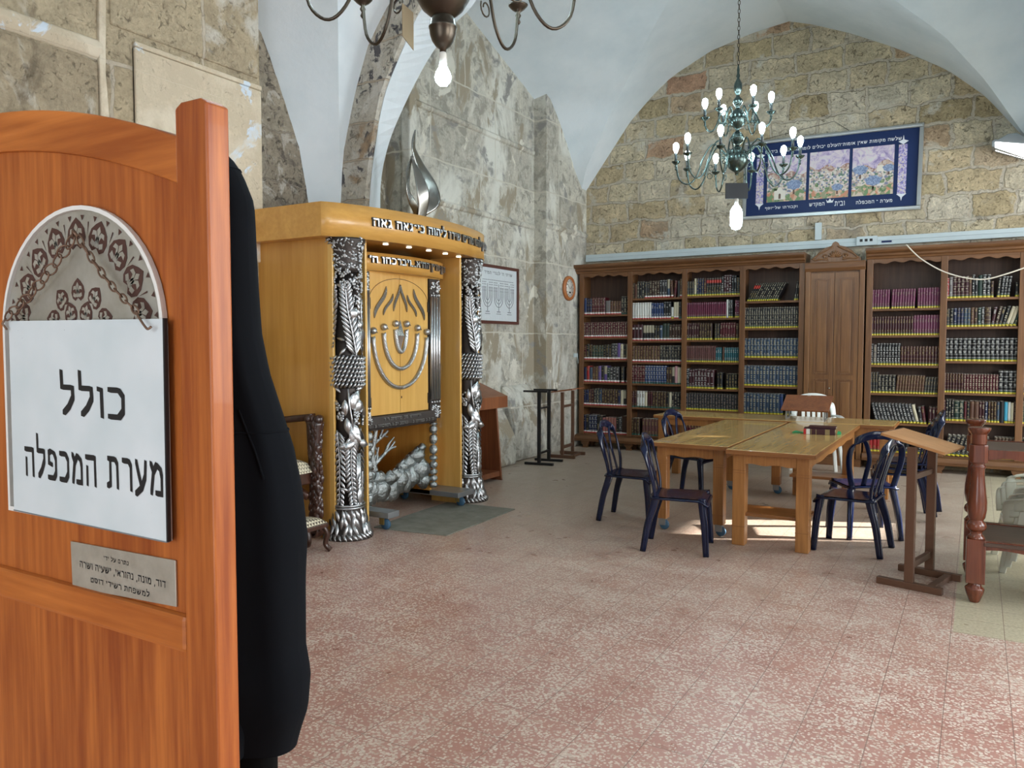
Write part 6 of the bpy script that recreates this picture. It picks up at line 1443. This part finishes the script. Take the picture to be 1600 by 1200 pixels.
for k in range(9):
    a = PI * (.035 + .93 * k / 8); pal(.170 * math.cos(a), 1.632 + .150 * math.sin(a), PI / 2 - a, 1.0)
for k in range(5):
    a = PI * (.06 + .88 * k / 4); pal(.075 * math.cos(a), 1.630 + .060 * math.sin(a), PI / 2 - a, .72)
for s in (-1, 1): pal(s * .022, 1.652, s * .3, .7)
for k in range(18):
    a = PI * (.03 + .94 * k / 17); x, z = .207 * math.cos(a), 1.628 + .182 * math.sin(a); d = Vector((math.cos(a), 0, math.sin(a))); e = Vector((-math.sin(a), 0, math.cos(a)))
    c_ = Vector((x, -.0046, z)); cut.add([tuple(c_ + d * .004 + e * .005), tuple(c_ + d * .004 - e * .005), tuple(c_ - d * .005)], [(0, 1, 2)])
for k in range(8):
    a = PI * (.035 + .93 * (k + .5) / 8); d = Vector((math.cos(a), 0, math.sin(a))); e = Vector((-math.sin(a), 0, math.cos(a))); c_ = Vector((.182 * math.cos(a), -.0046, 1.632 + .160 * math.sin(a)))
    cut.add([tuple(c_ + d * .012 + e * .0015), tuple(c_ + d * .012 - e * .0015), tuple(c_ - d * .012)], [(0, 1, 2)])
cut.build('cut_openings', mat('dark_opening', (.06, .02, .012), .6), PL, fix=False); lil.build('lily_motifs', 'plate', PL, fix=False)
# white hanging sign
SG = thing('hanging_sign', 'white scuffed board sign with large black Hebrew lettering hung on a chain', 'sign', (PX - .005, PY - .012, 0))
SG.rotation_euler = (0, R(.4), 0)
SG.location = (PX + .008, PY - .0065, 0)
b = MB().box(-.217, .217, 0, .005, 1.300, 1.640).build('board', 'sign_white', SG)
MB().box(.217, .2205, -.001, .005, 1.300, 1.641).build('dark_edge', 'black_letters', SG)
MB().box(-.217, .217, -.001, .005, 1.298, 1.300).build('lower_edge', 'grey_metal', SG)
mb = MB()
def sg(cx, zb): return lambda x, y, z: (cx + x, -.0006 - z, zb + y)
put_text(mb, 'כולל', .185, .078, sg(.030, 1.480), pen=(.13, .17))
put_text(mb, 'המכפלה', .218, .080, sg(-.068, 1.365), pen=(.13, .17)); put_text(mb, 'מערת', .146, .060, sg(.140, 1.362), pen=(.13, .17))
mb.build('hebrew_lettering', 'black_letters', b, fix=False)
mb = MB()
def chain_of(p0, p1, n, r, sag):
    for i in range(n):
        u0, u1 = i / n, (i + 1) / n
        def Q(u): return Vector(p0) + (Vector(p1) - Vector(p0)) * u + Vector((0, 0, -sag * math.sin(PI * u)))
        c_ = (Q(u0) + Q(u1)) / 2; d = (Q(u1) - Q(u0)); L_ = d.length * .62; d.normalize(); side = Vector((0, 1, 0)).cross(d) * (1 if i % 2 == 0 else .55) + Vector((0, (0 if i % 2 == 0 else .8), 0)); side.normalize()
        mb.tube([tuple(c_ + d * (L_ * math.cos(q)) + side * (L_ * .55 * math.sin(q))) for q in [2 * PI * j / 12 for j in range(12)]], r, 5, closed=True)
chain_of((-.215, -.006, 1.645), (-.004, -.004, 1.775), 11, .0016, .010); chain_of((.008, -.004, 1.775), (.165, -.006, 1.650), 11, .0016, .010)
mb.tube([(-.215, -.006, 1.645), (-.222, -.008, 1.635), (-.212, -.006, 1.625)], .002, 5); mb.tube(smooth_curve([(.160, -.006, 1.652), (.175, -.010, 1.64), (.195, -.012, 1.625), (.203, -.01, 1.628)], 4), .002, 5)
mb.tube([(-.004, -.004, 1.775), (.002, -.008, 1.785), (.008, -.004, 1.775)], .003, 5)
mb.build('chain', 'rust', SG)
# donor plaque
PQ = thing('donor_plaque', 'small brushed metal plaque with three lines of black Hebrew text below the sign', 'plaque', (PX, PY + .0095, 0))
b = MB().prism([(-.047, 1.260), (.235, 1.266), (.235, 1.193), (-.045, 1.180)], -.003, 0, 'Y').build('plate', 'plaque', PQ, bevel=.0006)
mb = MB()
for txt, cx, w, zb, h in (('נתרם על ידי', .083, .068, 1.2405, .0105), ('דוד, מונה, נהוראי, ישעיה ושרה', .095, .232, 1.2165, .0135), ('למשפחת רשידי דוסט', .090, .160, 1.1975, .013)):
    put_text(mb, txt, w, h, lambda x, y, z: (cx + x, -.0034 - z, zb + y), pen=(.10, .19))
mb.build('black_lettering', 'black_letters', b, fix=False)

# black coat hanging on a hook behind the post
CT = thing('black_coat', 'long black wool coat hanging behind the right post of the wooden partition', 'coat', (0, 0, 0))
SIL = [(1.985, -1.20), (1.97, -1.17), (1.93, -1.135), (1.87, -1.105), (1.71, -1.095), (1.62, -1.088), (1.55, -1.07), (1.48, -1.04), (1.42, -1.015), (1.35, -.998), (1.27, -.990), (1.19, -1.0), (1.07, -1.008), (1.02, -1.00), (.95, -1.012), (.90, -1.035), (.86, -1.05)]
SILZ = sorted([(1.6 + (z - 1.6) * (.88 if z > 1.6 else .95), x * .95) for z, x in SIL])
def coat(u, v, grow=0.0, z0=.905, z1=1.948):
    z = z0 + (z1 - z0) * u; xr = interp(SILZ, z); k = interp([(0.7, .20), (1.3, .205), (1.6, .165), (1.9, .14), (1.985, .07)], z)
    a = 2 * PI * v; xc = xr - k; dep = interp([(.7, .085), (1.3, .095), (1.8, .07), (1.93, .06), (1.985, .025)], z)
    fold = 1 + (.07 * math.sin(5 * a + 1.2 * z) + .05 * math.sin(9 * a - 2 * z + 1)) * min(1, (1.99 - z) * 2.2)
    fold_x = 1 + .025 * math.sin(7 * a + 2 * z) * min(1, (1.9 - z) * 2) * (1 if math.cos(a) < .95 else 0)
    return (xc + k * math.cos(a) * fold_x, .925 + dep * math.sin(a) * fold + .02 * math.sin(3 * z), z)
mb = MB(); mb.grid(coat, 60, 72); n_ = 73
body = mb.build('coat_body', 'cloth', CT)
# sleeve hanging in front of the body, with cuff, and a back panel hem showing lower right
def sleeve(u, v):
    z = 1.86 - .95 * u; a = 2 * PI * v; cx = -1.165 + .06 * min(1, u * 2.2) + .03 * math.sin(u * 3); r = interp([(0, .045), (.1, .068), (.55, .07), (1, .058)], u)
    f_ = 1 + .05 * math.sin(4 * a + 9 * u) + .02 * math.sin(26 * u); return (cx + r * 1.05 * math.cos(a) * f_, .885 + .02 * math.sin(u * 4) + r * .62 * math.sin(a) * f_, z)
mb = MB(); mb.grid(sleeve, 40, 28); mb.build('sleeve', 'cloth', CT)
mb = MB(); mb.tube([coat(.53 - .0, (k / 40) * 1.0) for k in range(40)], .0022, 5, closed=True); mb.tube([coat(.46 + .3 * k / 20, .93 - .003 * k) for k in range(8)], .0022, 5); mb.tube([coat(.95, k / 40) for k in range(40)], .002, 5, closed=True)
mb.build('seam', 'cloth', body)
# dark inner garment showing under the hem
mb = MB(); mb.grid(lambda u, v: (-1.13 + .105 * math.cos(2 * PI * v), .925 + .05 * math.sin(2 * PI * v), .62 + .32 * u), 6, 32); mb.build('lining', mat('black_lining', (.003, .003, .003), .9, spec=.1), CT)
MB().bar([(-1.2, .80, 1.86), (-1.2, .86, 1.86), (-1.2, .93, 1.925), (-1.2, .96, 1.95)], .02, .006, (1, 0, 0)).build('hook', 'grey_metal', PT, loc=(-PX, -PY, 0))
MB().tube([(-1.2, .90, 1.93), (-1.2, .945, 1.945), (-1.2, .93, 1.91)], .004).build('hanging_loop', 'cloth', CT)
